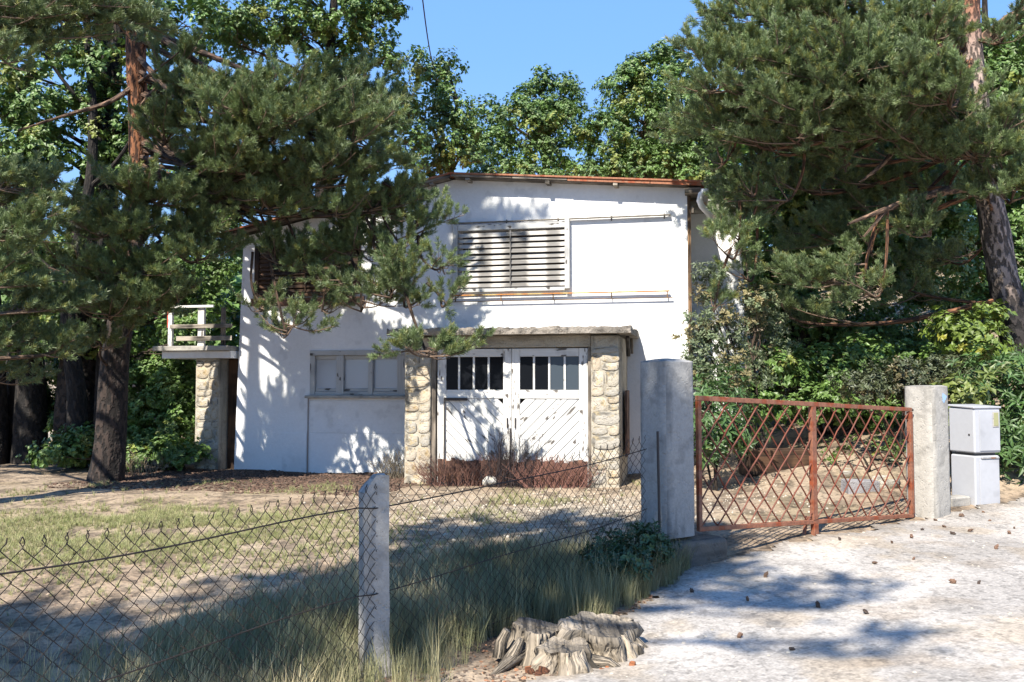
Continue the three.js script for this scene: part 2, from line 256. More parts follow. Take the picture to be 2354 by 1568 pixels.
{
  const S = new THREE.Shape([[-8.24, -.25], [0, -.25], [0, 4.93], [-4.05, 5.27], [-8.1, 4.40]].map((a) => new THREE.Vector2(...a)));
  for (const [a, b, c, d] of [[-3.96, 3.36, -2.08, 4.36], [-7.72, 3.34, -5.9, 4.16], [-6.66, 1.5, -4.9, 2.24]]) S.holes.push(new THREE.Path([[a, b], [a, d], [c, d], [c, b]].map((q) => new THREE.Vector2(...q))));
  const g = new THREE.ExtrudeGeometry(S, { depth: .25, bevelEnabled: false }); g.translate(0, 0, -.25);
  part('front_wall', g, M.stucco, house);
  boxPart('side_wall', -.252, -.002, -.25, 4.86, -7.2, -.252, M.stucco, house, .004);
  boxPart('side_wall', -8.1, -7.85, -.25, 4.36, -7.2, -.252, M.stucco, house, .004);
  boxPart('back_wall', -7.84, -.26, -.25, 4.4, -7.2, -6.95, M.stucco, house, .004);
  boxPart('floor', -7.84, -.26, -.1, .06, -6.94, -.26, M.concrete, house, .004);
  boxPart('floor', -7.84, -.26, 2.62, 2.8, -6.94, -.26, M.concrete, house, .004);
  boxPart('curtain', -3.99, -2.0, 3.3, 4.4, -.42, -.40, M.brownWood, house);
  boxPart('curtain', -7.8, -5.8, 3.3, 4.18, -.42, -.40, M.brownWood, house);
  // raised render panels under the window, thin pipe beside them
  boxPart('wall_panel', -6.735, -4.42, .02, .80, .001, .016, M.stucco, house, .003);
  boxPart('wall_panel', -6.735, -4.42, .808, 1.375, .001, .014, M.stucco, house, .003);
  boxPart('wall_panel', -7.27, -6.79, .02, .795, .001, .014, M.stucco, house, .003);
  part('thin_pipe', new MB().tube([V(-6.765, .05, .022), V(-6.764, .7, .024), V(-6.762, 1.42, .022)], [.011, .011, .011], 8, { cap: true }).geo(), std({ color: RGB(.30, .25, .22) }), house);
  boxPart('corner_trim', -.035, .022, .05, 4.86, -.05, .012, cornerTrim, house, .004, 'weathered brown strip along the right corner');
  // roof
  const roof = new THREE.Group(); roof.name = 'roof'; house.add(roof);
  const board = (name, x0, y0, x1, y1, h, z0, z1, mat, dy = 0) => { const L = Math.hypot(x1 - x0, y1 - y0), m = part(name, rbox(L, h, z1 - z0, .004), mat, roof); m.position.set((x0 + x1) / 2, (y0 + y1) / 2 + dy, (z0 + z1) / 2); m.rotation.z = Math.atan2(y1 - y0, x1 - x0); return m; };
  const rr = (x) => lerp(5.30, 4.945, (x + 4.05) / 4.25), rl = (x) => lerp(5.30, 4.42, (x + 4.05) / -4.35);
  board('roof_sheet', -4.06, rr(-4.06) + .03, .24, rr(.24) + .03, .03, -7.4, .27, M.rustSheet); board('roof_sheet', -8.55, rl(-8.55) + .03, -4.04, rl(-4.04) + .03, .03, -7.4, .27, M.rustSheet);
  board('roof_boarding', -4.0, rr(-4) - .012, .19, rr(.19) - .012, .045, -7.3, .22, M.greyWood); board('roof_boarding', -8.5, rl(-8.5) - .012, -4.1, rl(-4.1) - .012, .045, -7.3, .22, M.greyWood);
  board('fascia_board', -.62, rr(-.62), .2, rr(.2), .075, .225, .25, M.rustSheet); board('fascia_board', -2.0, rr(-2.0), -.63, rr(-.63), .07, .225, .248, M.rustSheet); board('fascia_board', -2.95, rr(-2.95) + .004, -2.01, rr(-2.01) + .004, .05, .225, .247, M.paleWood); board('fascia_board', -4.04, rr(-4.04) + .004, -2.96, rr(-2.96) + .004, .058, .225, .249, M.greyWood);
  board('fascia_board', -6.2, rl(-6.2), -4.06, rl(-4.06), .075, .225, .25, M.greyWood); board('fascia_board', -8.5, rl(-8.5), -6.21, rl(-6.21), .07, .225, .248, M.brownWood);
  for (const x of [-3.75, -2.35, -1.2]) { const m = part('rafter_end', rbox(.075, .04, .26, .005), M.paleWood, roof); m.position.set(x, rr(x) - .062, .11); m.rotation.z = -.08; }
  for (const x of [-4.4, -5.4, -6.6]) { const m = part('rafter_end', rbox(.07, .04, .26, .005), M.paleWood, roof); m.position.set(x, rl(x) - .065, .11); m.rotation.z = .2; }
  boxPart('eave_block', -.07, .2, 4.80, 4.885, .0, .22, M.greyWood, roof, .008); boxPart('gutter', .20, .31, 4.79, 4.87, -7.3, .2, M.zinc, roof, .02);
  const lichen = boxPart('eave_bracket', .03, .075, 4.5, 4.62, -.03, .03, M.greyWood, roof, .01);
  part('downpipe', new MB().tube([V(.25, 4.80, .26), V(.19, 4.76, .25), V(.165, 4.66, .24), V(.20, 4.58, .18), V(.29, 4.50, .05), V(.33, 4.46, -.03)], [.05, .05, .05, .05, .05, .05], 14, { cap: true }).geo(), M.white, roof, 'short white curved downpipe at the eave');
  part('downpipe_collar', new MB().tube([V(.255, 4.83, .26), V(.245, 4.785, .26)], [.068, .062], 14, { cap: true }).geo(), M.white, roof);
  // set-back wing on the right
  const wing = new THREE.Group(); wing.name = 'wing'; house.add(wing);
  boxPart('wall', .0, .92, -.2, 4.74, -4.8, -1.3, M.stucco, wing, .004); boxPart('eave', -.0, 1.0, 4.742, 4.90, -4.9, -1.02, M.paleConcrete, wing, .01); boxPart('roof_slab', -.0, 1.03, 4.902, 4.93, -4.95, -.98, M.zinc, wing, .006);
  // sliding tracks of the shutter
  const track = new THREE.Group(); track.name = 'shutter_track'; house.add(track);
  boxPart('upper_rail', -4.1, -.30, 4.475, 4.492, .02, .085, M.paleWood, track, .003);
  for (const x of [-3.1, -2.2, -1.29, -.41]) boxPart('rail_bracket', x - .008, x + .008, 4.43, 4.52, .002, .03, M.iron, track, .002);
  boxPart('lower_rail', -4.1, -.33, 3.205, 3.226, .05, .085, M.yellowPaint, track, .003, 'faded yellow lower shutter rail');
  boxPart('guide_bar', -4.1, -.28, 3.100, 3.114, .05, .07, cornerTrim, track, .003);
  for (const x of [-4.0, -3.19, -2.28, -1.29, -.37]) boxPart('rail_strut', x - .009, x + .009, 3.114, 3.205, .052, .068, cornerTrim, track, .002);
  // louvred shutters
  const shutter = (x0, x1, y0, y1, frame, slat, label, n) => {
    const s = new THREE.Group(); s.name = 'shutter'; s.userData.label = label; house.add(s);
    boxPart('stile', x0, x0 + .085, y0, y1, .03, .085, frame, s); boxPart('stile', x1 - .085, x1, y0 + .02, y1 + .03, .03, .11, frame, s);
    boxPart('top_board', x0 + .087, x1 - .087, y1 - .11, y1 - .004, .03, .078, frame, s); boxPart('bottom_board', x0 + .087, x1 - .087, y0 - .005, y0 + .055, .03, .075, frame, s);
    const a = y0 + .075, b = y1 - .13, geo = rbox(x1 - x0 - .18, .082, .013, .003);
    for (let i = 0; i < n; i++) { const m = part('slat', geo, slat, s); m.position.set((x0 + x1) / 2, a + (b - a) * (i + .4) / n, .052 + .004 * Math.sin(i * 2.3)); m.rotation.x = -.42 + .05 * Math.sin(i * 3.7); m.rotation.z = .004 * Math.sin(i * 5.1); }
    boxPart('centre_rod', (x0 + x1) / 2 - .008, (x0 + x1) / 2 + .008, a, b, .086, .098, slat, s, .002);
  };
  shutter(-4.05, -1.99, 3.27, 4.45, M.greyPaint, M.slat, 'grey-white louvred shutter on the upper floor', 10);
  shutter(-7.83, -5.8, 3.27, 4.2, M.brownWood, M.brownWood, 'dark brown louvred shutter behind the pine', 9);
  boxPart('shutter_sill', -7.9, -5.7, 3.10, 3.24, .0, .07, M.kickboard, house, .006);
  // ribbon window
  const win = new THREE.Group(); win.name = 'window'; house.add(win);
  boxPart('head', -6.74, -4.82, 2.19, 2.285, -.06, .03, M.greyPaint, win); boxPart('sill', -6.79, -4.44, 1.425, 1.475, -.05, .13, M.paleConcrete, win, .012);
  boxPart('bottom_rail', -6.64, -4.93, 1.48, 1.54, -.06, .012, M.greyPaint, win);
  for (const [a, b, z] of [[-6.74, -6.645, .02], [-6.23, -6.09, .022], [-5.62, -5.535, .03], [-5.08, -4.93, .02]]) boxPart('mullion', a, b, 1.482, 2.188, -.06, z, M.greyPaint, win);
  for (const [a, b] of [[-6.643, -6.232], [-6.088, -5.622], [-5.533, -5.082]]) {
    const sash = new THREE.Group(); sash.name = 'sash'; win.add(sash);
    boxPart('sash_frame', a, b, 2.12, 2.188, -.07, -.02, M.greyPaint, sash); boxPart('sash_frame', a, b, 1.542, 1.60, -.07, -.02, M.greyPaint, sash); boxPart('pane', a, b, 1.60, 2.12, -.055, -.047, M.frosted, sash, .002);
  }
  // garage bay: stone pillars, canopy, doors
  const R = rng(71);
  const pil = (x0, x1, y1, rects) => { const p = new THREE.Group(); p.name = 'stone_pillar'; house.add(p); const b = rbox(x1 - x0, y1 + .25, 1.47, .02); const m = part('mortar_core', b, M.mortar, p); m.position.set((x0 + x1) / 2, (y1 - .25) / 2, .74); stones(p, rects, 1.475, R); };
  const pack = (x0, x1, y0, y1) => { const o = []; for (let y = y0; y < y1 - .06;) { const h = Math.min(.13 + .14 * R(), y1 - y), wide = R() < .28; let x = x0 + .008; if (wide) o.push([x, y + .006, x1 - .008, y + h - .008]); else { const m = x0 + (x1 - x0) * (.36 + .28 * R()), dy = (R() - .5) * .05; o.push([x, y + .006, m - .008, y + h - .008 + dy * .4], [m + .008, y + .006 + dy * .4, x1 - .008, y + h - .008]); if (h > .2 && R() < .5) { const a = o.pop(), c = (a[1] + a[3]) / 2; o.push([a[0], a[1], a[2], c - .006], [a[0], c + .006, a[2], a[3]]); } } y += h; } return o; };
  pil(-4.43, -4.0, 2.42, pack(-4.43, -4.0, .02, 2.24));
  pil(-1.47, -1.04, 2.42, pack(-1.47, -1.04, .18, 2.24));
  {
    const g0 = new THREE.BoxGeometry(3.78, .1, 1.78, 130, 5, 40), p = g0.attributes.position;
    for (let i = 0; i < p.count; i++) { const x = p.getX(i), y = p.getY(i), z = p.getZ(i), e = sm(.6, .88, z) + sm(1.7, 1.88, Math.abs(x)); const n = (fbm(x * 11, y * 16 + z * 11, 7, 3) - .5) * .05 + (fbm(x * 2, z * 2, 2, 2) - .5) * .02; p.setXYZ(i, x + n * .6 * e, y + (y > .03 ? n * 1.1 * (.4 + e) : n * .15), z + n * 1.2 * e); }
    g0.computeVertexNormals(); const m = part('canopy_slab', muv(g0), std({ color: RGB(.30, .27, .235), map: tConc, bumpMap: bConc, bumpScale: .02 }), house, 'crumbling concrete canopy over the garage door'); m.position.set(-2.73, 2.485, .895);
  }
  boxPart('lintel', -3.998, -1.472, 2.245, 2.43, 1.2, 1.44, M.mortar, house, .01);
  boxPart('door_jamb', -3.998, -3.93, .0, 2.243, 1.28, 1.43, M.greyWood, house); boxPart('door_jamb', -1.515, -1.472, .0, 2.243, 1.28, 1.43, M.greyWood, house);
  boxPart('threshold', -4.0, -1.47, -.05, .135, 1.1, 1.5, M.darkConcrete, house, .02);
  boxPart('canopy_bracket', -1.02, -.93, 2.18, 2.425, .1, .2, M.greyWood, house); const br = boxPart('canopy_bracket', -.98, -.92, 2.1, 2.44, .9, .97, M.greyWood, house); br.rotation.x = .6;
  boxPart('brown_board', -1.0, -.97, .55, 1.58, .45, .95, M.kickboard, house, .006, 'maroon board fixed to the right side of the garage bay');
  const leaf = (x0, x1, dir, muntins, glass) => {
    const d = new THREE.Group(); d.name = 'garage_door'; house.add(d); const z1 = 1.40, z0 = 1.355, oL = dir > 0 ? .14 : .13, oR = dir > 0 ? .13 : .14;
    boxPart('stile', x0, x0 + oL, .14, 2.23, z0, z1, M.paint, d); boxPart('stile', x1 - oR, x1, .14, 2.23, z0, z1, M.paint, d);
    boxPart('top_rail', x0 + oL + .002, x1 - oR - .002, 2.105, 2.23, z0, z1 - .002, M.paint, d); boxPart('middle_rail', x0 + oL + .002, x1 - oR - .002, 1.455, 1.59, z0, z1 - .002, M.paint, d); boxPart('bottom_rail', x0 + oL + .002, x1 - oR - .002, .14, .27, z0, z1 - .002, M.kickboard, d);
    const gx = [x0 + oL + .002, ...muntins, x1 - oR - .002];
    for (const m of muntins) boxPart('muntin', m - .016, m + .016, 1.592, 2.103, z0 + .008, z1 - .006, M.paint, d, .004);
    for (let i = 0; i < 4; i++) boxPart('pane', gx[i] + (i ? .017 : 0), gx[i + 1] - (i < 3 ? .017 : 0), 1.592, 2.103, z0 + .014, z0 + .019, glass[i], d, .001);
    const cx0 = x0 + oL + .003, cx1 = x1 - oR - .003, cy0 = .272, cy1 = 1.452, w = .118;                                     // boards set on the slant
    for (let k = -14; k < 24; k++) {
      let P = []; const c0 = k * w + .0045, c1 = (k + 1) * w - .0045, s = Math.SQRT1_2;
      const q = (a, b) => [(dir > 0 ? (cx0 + (a + b) * s) : (cx1 - (a + b) * s)), cy1 + (a - b) * s];                                     // a across, b along
      P = [q(c0, -3), q(c1, -3), q(c1, 3), q(c0, 3)].map(([x, y]) => [x, y]);
      for (const [ax, lim, sg] of [[0, cx0, 1], [0, cx1, -1], [1, cy0, 1], [1, cy1, -1]]) { const o = []; for (let i = 0; i < P.length; i++) { const A = P[i], B = P[(i + 1) % P.length], fa = (A[ax] - lim) * sg, fb = (B[ax] - lim) * sg; if (fa >= 0) o.push(A); if (fa * fb < 0) { const t = fa / (fa - fb); o.push([lerp(A[0], B[0], t), lerp(A[1], B[1], t)]); } } P = o; if (!P.length) break; }
      if (P.length < 3) continue;
      let area = 0; for (let i = 0; i < P.length; i++) { const A = P[i], B = P[(i + 1) % P.length]; area += A[0] * B[1] - A[1] * B[0]; } if (Math.abs(area) < .006) continue;
      const sh = new THREE.Shape(P.map((a) => new THREE.Vector2(...a))), g = new THREE.ExtrudeGeometry(sh, { depth: .014, bevelEnabled: true, bevelThickness: .002, bevelSize: -.002, bevelOffset: 0, bevelSegments: 1 });
      const uvs = g.attributes.uv; for (let i = 0; i < uvs.count; i++) { const a = uvs.getX(i), b = uvs.getY(i); uvs.setXY(i, (a * dir + b) * s + k * .41, (a * dir - b) * s + k * .77); }
      const m = part('plank', g, plankMats[Math.abs(k * 7) % 3], d); m.position.z = z0 + .012 + .002 * ((k * 13) % 3);
    }
    for (let i = 0, n = 16; i < n; i++) { const a = lerp(x0 + .01, x1 - .01, i / n), b = lerp(x0 + .01, x1 - .01, (i + 1) / n) - .002; boxPart('kick_board', a, b, .15, .47 + .06 * R(), z1 + .002, z1 + .014, M.kickboard, d, .003); }
    boxPart('handle', dir > 0 ? x1 - .07 : x0 + .05, dir > 0 ? x1 - .05 : x0 + .07, 1.0, 1.16, z1, z1 + .03, M.iron, d, .006);
  };
  leaf(-3.91, -2.716, 1, [-3.56, -3.32, -3.08], [M.darkGlass, M.darkGlass, M.darkGlass, M.darkGlass]);
  leaf(-2.71, -1.52, -1, [-2.36, -2.12, -1.88], [M.darkGlass, M.darkGlass, M.greyGlass, M.greyGlass]);
  boxPart('door_bar', -3.80, -3.775, .15, 1.47, 1.402, 1.42, M.iron, house, .004); boxPart('door_bar', -3.78, -3.42, 1.42, 1.465, 1.403, 1.425, M.iron, house, .004);
  boxPart('door_bolt', -2.735, -2.72, .15, 1.0, 1.402, 1.43, M.iron, house, .004);
  // balcony and its stone pier on the left
  const bal = new THREE.Group(); bal.name = 'balcony'; house.add(bal);
  boxPart('slab', -9.74, -8.215, 2.285, 2.375, -2.6, .32, M.paleConcrete, bal, .012); boxPart('beam', -9.62, -8.215, 2.15, 2.283, -2.5, .2, M.stucco, bal, .008);
  boxPart('rail_plank', -9.44, -8.17, 2.70, 2.775, .22, .25, M.paleWood, bal); boxPart('rail_plank', -9.3, -8.17, 2.47, 2.555, .22, .25, M.paleWood, bal); boxPart('rail_plank', -9.5, -8.55, 3.08, 3.125, .21, .25, M.paint, bal);
  for (const [a, b, m] of [[-9.5, -9.42, M.paint], [-8.89, -8.76, M.paint], [-8.42, -8.35, M.greyWood]]) boxPart('post', a, b, 2.377, 3.08, .14, .205, m, bal);
  boxPart('red_strip', -9.525, -9.503, 2.72, 3.1, .14, .2, std({ color: RGB(.5, .09, .06) }), bal, .004);
  boxPart('back_wall', -9.62, -8.3, -.1, 2.148, -2.6, -2.4, M.stucco, bal, .006); 
  const pier = new THREE.Group(); pier.name = 'stone_pier'; house.add(pier);
  boxPart('mortar_core', -8.99, -8.5, -.2, 2.148, -.45, .08, M.mortar, pier, .015); boxPart('rear_post', -8.48, -8.28, -.2, 2.148, -.5, -.18, M.brownWood, pier, .02);
  const rects = []; for (let y = .02; y < 2.05;) { const h = .12 + .13 * R(); let x = -8.98; while (x < -8.56) { const w = Math.min(.15 + .2 * R(), -8.51 - x); rects.push([x + .008, y + .008, x + w - .01, Math.min(y + h - .012, 2.12)]); x += w; } y += h; }
  stones(pier, rects, .08, R, .04);
}
// ---------------------------------------------------------------- gate, posts, fence
const GTURN = Math.atan2(1.87, 2.8), GA = V(1.72, 0, -8.05), GB = V(4.52, 0, -9.92);
function pillarGeo(w, h, top) {                                                 // square post with worn edges and a slightly raised top
  const g = new THREE.BoxGeometry(w, h, w, 16, 40, 16), p = g.attributes.position, r = .075;
  for (let i = 0; i < p.count; i++) {
    let x = p.getX(i), y = p.getY(i) + h / 2, z = p.getZ(i); const q = w / 2 - r, dx = Math.max(0, Math.abs(x) - q), dz = Math.max(0, Math.abs(z) - q), l = Math.hypot(dx, dz);
    if (dx > 0 && dz > 0 && l > 1e-6) { const f = Math.min(1, r / l); x = Math.sign(x) * (q + dx * f); z = Math.sign(z) * (q + dz * f); }
    if (y > h - 1e-3) y += top * (1 - Math.min(1, Math.max(Math.abs(x), Math.abs(z)) / (w / 2)) ** 2);
    const n = (fbm(x * 9 + 3, y * 9, z * 9 + 50, 3) - .5) * .012; p.setXYZ(i, x * (1 + n / w * 2), y + (y > h * .9 ? n : 0), z * (1 + n / w * 2));
  }
  g.computeVertexNormals(); return muv(g);
}
{
  const a = thing('gate_post', 'thick grey concrete gate post in shade, left of the red gate', 'gate post', V(1.43, .02, -8.06), GTURN, 'gate posts');
  part('shaft', pillarGeo(.385, 1.58, .035), M.concrete, a).position.y = .29;
  const pl = part('plinth', rbox(.74, .34, .5, .05), M.darkConcrete, a); pl.position.set(.13, .09, .03);
  const b = thing('gate_post', 'pale concrete gate post with a blue paint spot, right of the red gate', 'gate post', V(4.78, .1, -10.06), GTURN, 'gate posts');
  part('shaft', pillarGeo(.37, 1.56, .012), M.paleConcrete, b);
  const sp = new THREE.Shape(); for (let i = 0; i <= 24; i++) { const t = i / 24 * Math.PI * 2, r = .042 * (1 + .25 * Math.sin(t * 3 + 1) + .12 * Math.sin(t * 7)); sp[i ? 'lineTo' : 'moveTo'](Math.cos(t) * r, Math.sin(t) * r * 1.15); }
  part('paint_spot', new THREE.ShapeGeometry(sp), M.bluePaint, b, 'pale blue spot of paint').position.set(.045, 1.43, .1885);
}
{
  const H0 = .36, H1 = 1.58, drop = -.16, L = GA.distanceTo(GB), gate = thing('gate', 'rust-red metal gate with diamond lattice between two concrete posts', 'gate', V(GA.x, 0, GA.z), GTURN);
  const yy = (x, y) => y + drop * x / L;
  const bar = (name, x0, y0, x1, y1, w, z, mat, d = w, label) => { const A = V(x0, yy(x0, y0), z), B = V(x1, yy(x1, y1), z), l = A.distanceTo(B), m = part(name, rbox(l, w, d, .005, true), mat, gate, label); m.position.copy(A).add(B).multiplyScalar(.5); m.rotation.z = Math.atan2(B.y - A.y, B.x - A.x); return m; };
  bar('top_rail', -.02, H1 - .022, L * .62, H1 - .022, .046, 0, M.rustPaint); bar('top_rail', L * .62 + .004, H1 - .024, L + .02, H1 - .024, .044, 0, M.rustPaint); bar('bottom_rail', -.02, H0 + .0, L + .02, H0 + .0, .042, 0, M.rustPaint);
  bar('left_stile', .0, H0 + .022, 0, H1 - .046, .042, 0, M.rustPaint); bar('right_stile', L, H0 + .022, L, H1 - .048, .05, 0, M.rustPaint); bar('centre_stile', L * .487, H0 + .022, L * .487, H1 - .046, .07, 0, M.rustPaint, .05);
  const W = .216, Hh = .245, rodM = std({ color: RGB(.21, .075, .045), map: tRust, roughness: .7 });
  for (const [xa, xb] of [[.022, L * .487 - .036], [L * .487 + .036, L - .026]]) for (const s of [1, -1]) {
    const y0 = H0 + .021, y1 = H1 - .047, k = Hh / W;
    for (let c = -14; c < 16; c++) {                                              // line y = y0 + s * k * (x - xa) + c * Hh
      const f = (x) => y0 + s * k * (x - xa) + c * Hh, pts = []; let A = null, B = null;
      const xs = [xa, xb].concat([(y0 - y0 - c * Hh) / (s * k) + xa, (y1 - y0 - c * Hh) / (s * k) + xa]).filter((x) => x >= xa - 1e-6 && x <= xb + 1e-6 && f(x) >= y0 - 1e-6 && f(x) <= y1 + 1e-6).sort((p, q) => p - q);
      if (xs.length < 2 || xs[xs.length - 1] - xs[0] < .03) continue; A = xs[0]; B = xs[xs.length - 1];
      const n = 9, P = []; for (let i = 0; i < n; i++) { const x = lerp(A, B, i / (n - 1)); P.push(V(x + .006 * Math.sin(c * 3 + i * 2.1), yy(x, f(x)) + .005 * Math.cos(c * 5 + i * 1.7), s * .0065 + .004 * Math.sin(i * 2 + c))); }
      part('lattice_rod', new MB().tube(P, P.map(() => .0078), 6).geo(), rodM, gate);
    }
  }
  bar('support_leg', L * .487 + .01, .16, L * .487 + .01, H0 - .022, .07, -.0, M.rustPaint, .05); const br = bar('support_brace', L * .487 - .1, .18, L * .487 - .03, H0 + .05, .03, -.06, M.rustPaint);
  part('latch', new MB().tube([V(L + .0, yy(L, H1 - .03), 0), V(L + .06, yy(L, H1 - .03), 0)], [.016, .016], 10, { cap: true }).geo(), M.iron, gate);
}
{
  const FA = V(-4.12, 0, .18), FB = V(-.87, 0, -5.6), FC = V(1.2, 0, -7.88), fence = thing('chain_link_fence', 'sagging rusty chain-link fence with a concrete post along the roadside', 'fence', V(FB.x, -.14, -5.6));
  const base = fence.position, l1 = FA.distanceTo(FB), l2 = FB.distanceTo(FC), topAt = (s) => s < l1 ? lerp(1.15, 1.045, s / l1) + .02 * Math.sin(s * 2.2) : lerp(1.045, 1.24, (s - l1) / l2) - .03 * Math.sin((s - l1) / l2 * Math.PI);
  const pos = (s) => s < l1 ? FA.clone().lerp(FB, s / l1) : FB.clone().lerp(FC, (s - l1) / l2);
  const p = .0475, h = .0445, n = 28, R = rng(5), geos = [];
  for (let v = 0; v < 8; v++) {
    const P = []; for (let j = 0; j <= n; j++) P.push(V((((j + v) % 2) ? p : 0) + (R() - .5) * .009, j * h + (R() - .5) * .008, ((j + (v >> 1)) % 2 ? 1 : -1) * .003));
    const lean = (R() - .5) * .05; P.push(V(P[n].x + lean * .4 + ((n + v) % 2 ? -.012 : .012), n * h + .022, 0), V(P[n].x + lean, n * h + .045, .004));
    geos.push(new MB().tube(P, P.map(() => .0029), 4).geo());
  }
  let k = 0; for (let s = .0; s < l1 + l2 - .03; s += p, k++) {
    const q = pos(s), t = topAt(s), d = (s < l1 ? FB.clone().sub(FA) : FC.clone().sub(FB)).normalize();
    const w = part('wire', geos[(k % 2) + 2 * Math.floor(R() * 4)], M.wire, fence); w.position.set(q.x - base.x, t - n * h - .045 - base.y, q.z - base.z + .075); w.rotation.y = Math.atan2(-d.z, d.x);
  }
  const strand = (name, off, sag, r) => { const P = []; for (let i = 0; i <= 60; i++) { const s = (l1 + l2) * i / 60, q = pos(s); P.push(V(q.x - base.x, topAt(s) - off + sag * Math.sin(s * 2.6) - base.y, q.z - base.z + .082)); } part(name, new MB().tube(P, P.map(() => r), 5).geo(), M.wire, fence); };
  strand('tension_wire', .13, .006, .0046); strand('tension_wire', .66, .012, .004); strand('tension_wire', 1.12, .01, .004);
  const g = new THREE.BoxGeometry(.165, 1.32, .125, 8, 60, 6), a = g.attributes.position, rough = rng(3);
  for (let i = 0; i < a.count; i++) { let x = a.getX(i), y = a.getY(i) + .66, z = a.getZ(i); const nn = (fbm(x * 14 + 4, y * 8, z * 14 + 9, 3) - .5); const worn = sm(.5, 0, y); x *= 1 + nn * (.12 + .5 * worn); z *= 1 + nn * (.12 + .5 * worn); if (y > 1.2) { const cut = 1.32 - Math.max(0, -x - .0) * 1.35 - .02 * Math.abs(nn) * 4; y = Math.min(y, cut); } a.setXYZ(i, x, y, z); }
  g.computeVertexNormals(); const post = part('post', muv(g), std({ color: RGB(.38, .37, .355), map: tConc, bumpMap: bConc, bumpScale: .007 }), fence, 'weathered concrete fence post with a chipped slanted top'); post.position.set(.0, -.06, 0); post.rotation.set(.0, .45, .012);
  const st = part('iron_stake', new MB().tube([V(1.30 - base.x, .15 - base.y, -7.72 - base.z), V(1.29 - base.x, 1.27 - base.y, -7.735 - base.z)], [.013, .012], 6, { cap: true }).geo(), M.iron, fence);
}

// ---------------------------------------------------------------- meter cabinet
{
  const t = 18 * Math.PI / 180, m = thing('meter_cabinet', 'white two-part utility meter cabinet beside the right gate post', 'meter cabinet', V(5.62, .2, -10.62), t);
  boxPart('lower_box', -.19, .19, 0, .63, -.185, .185, M.cabinet, m, .02); boxPart('upper_box', -.198, .202, .662, 1.20, -.195, .195, M.cabinet, m, .022); boxPart('neck', -.16, .16, .63, .662, -.15, .15, M.cabinetDark, m, .004);
  const lid = boxPart('lid', -.21, .214, 1.202, 1.226, -.205, .207, M.cabinet, m, .008); lid.rotation.x = .05;
  boxPart('upper_door', -.12, .185, .69, 1.17, .196, .204, M.cabinet, m, .006); boxPart('lower_door', -.125, .172, .05, .585, .186, .193, M.cabinet, m, .006); boxPart('door_lip', -.10, .17, .594, .612, .187, .204, M.zinc, m, .004);
  const w = new THREE.Group(); w.name = 'window'; m.add(w); boxPart('window_frame', .075, .165, .97, 1.15, .2045, .211, M.paleConcrete, w, .003); boxPart('window_pane', .087, .153, .985, 1.14, .2115, .2145, M.olivePlastic, w, .001);
  part('lock', new MB().tube([V(-.199, .88, .12), V(-.204, .88, .12)], [.012, .012], 10, { cap: true }).geo(), M.iron, m);
  const b = one('concrete_block', rbox(.34, .2, .2, .02), M.paleConcrete, 'small pale concrete block at the foot of the meter cabinet', 'block'); b.position.set(5.27, .25, -10.45); b.rotation.y = .45;
  const c = one('concrete_block', rbox(.42, .2, .22, .015), std({ color: RGB(.30, .295, .31), map: tConc, bumpMap: bConc, bumpScale: .01 }), 'grey concrete slab lying on the soil behind the gate', 'block'); c.position.set(4.45, .36, -11.2); c.rotation.set(.02, .1, -.03);
}

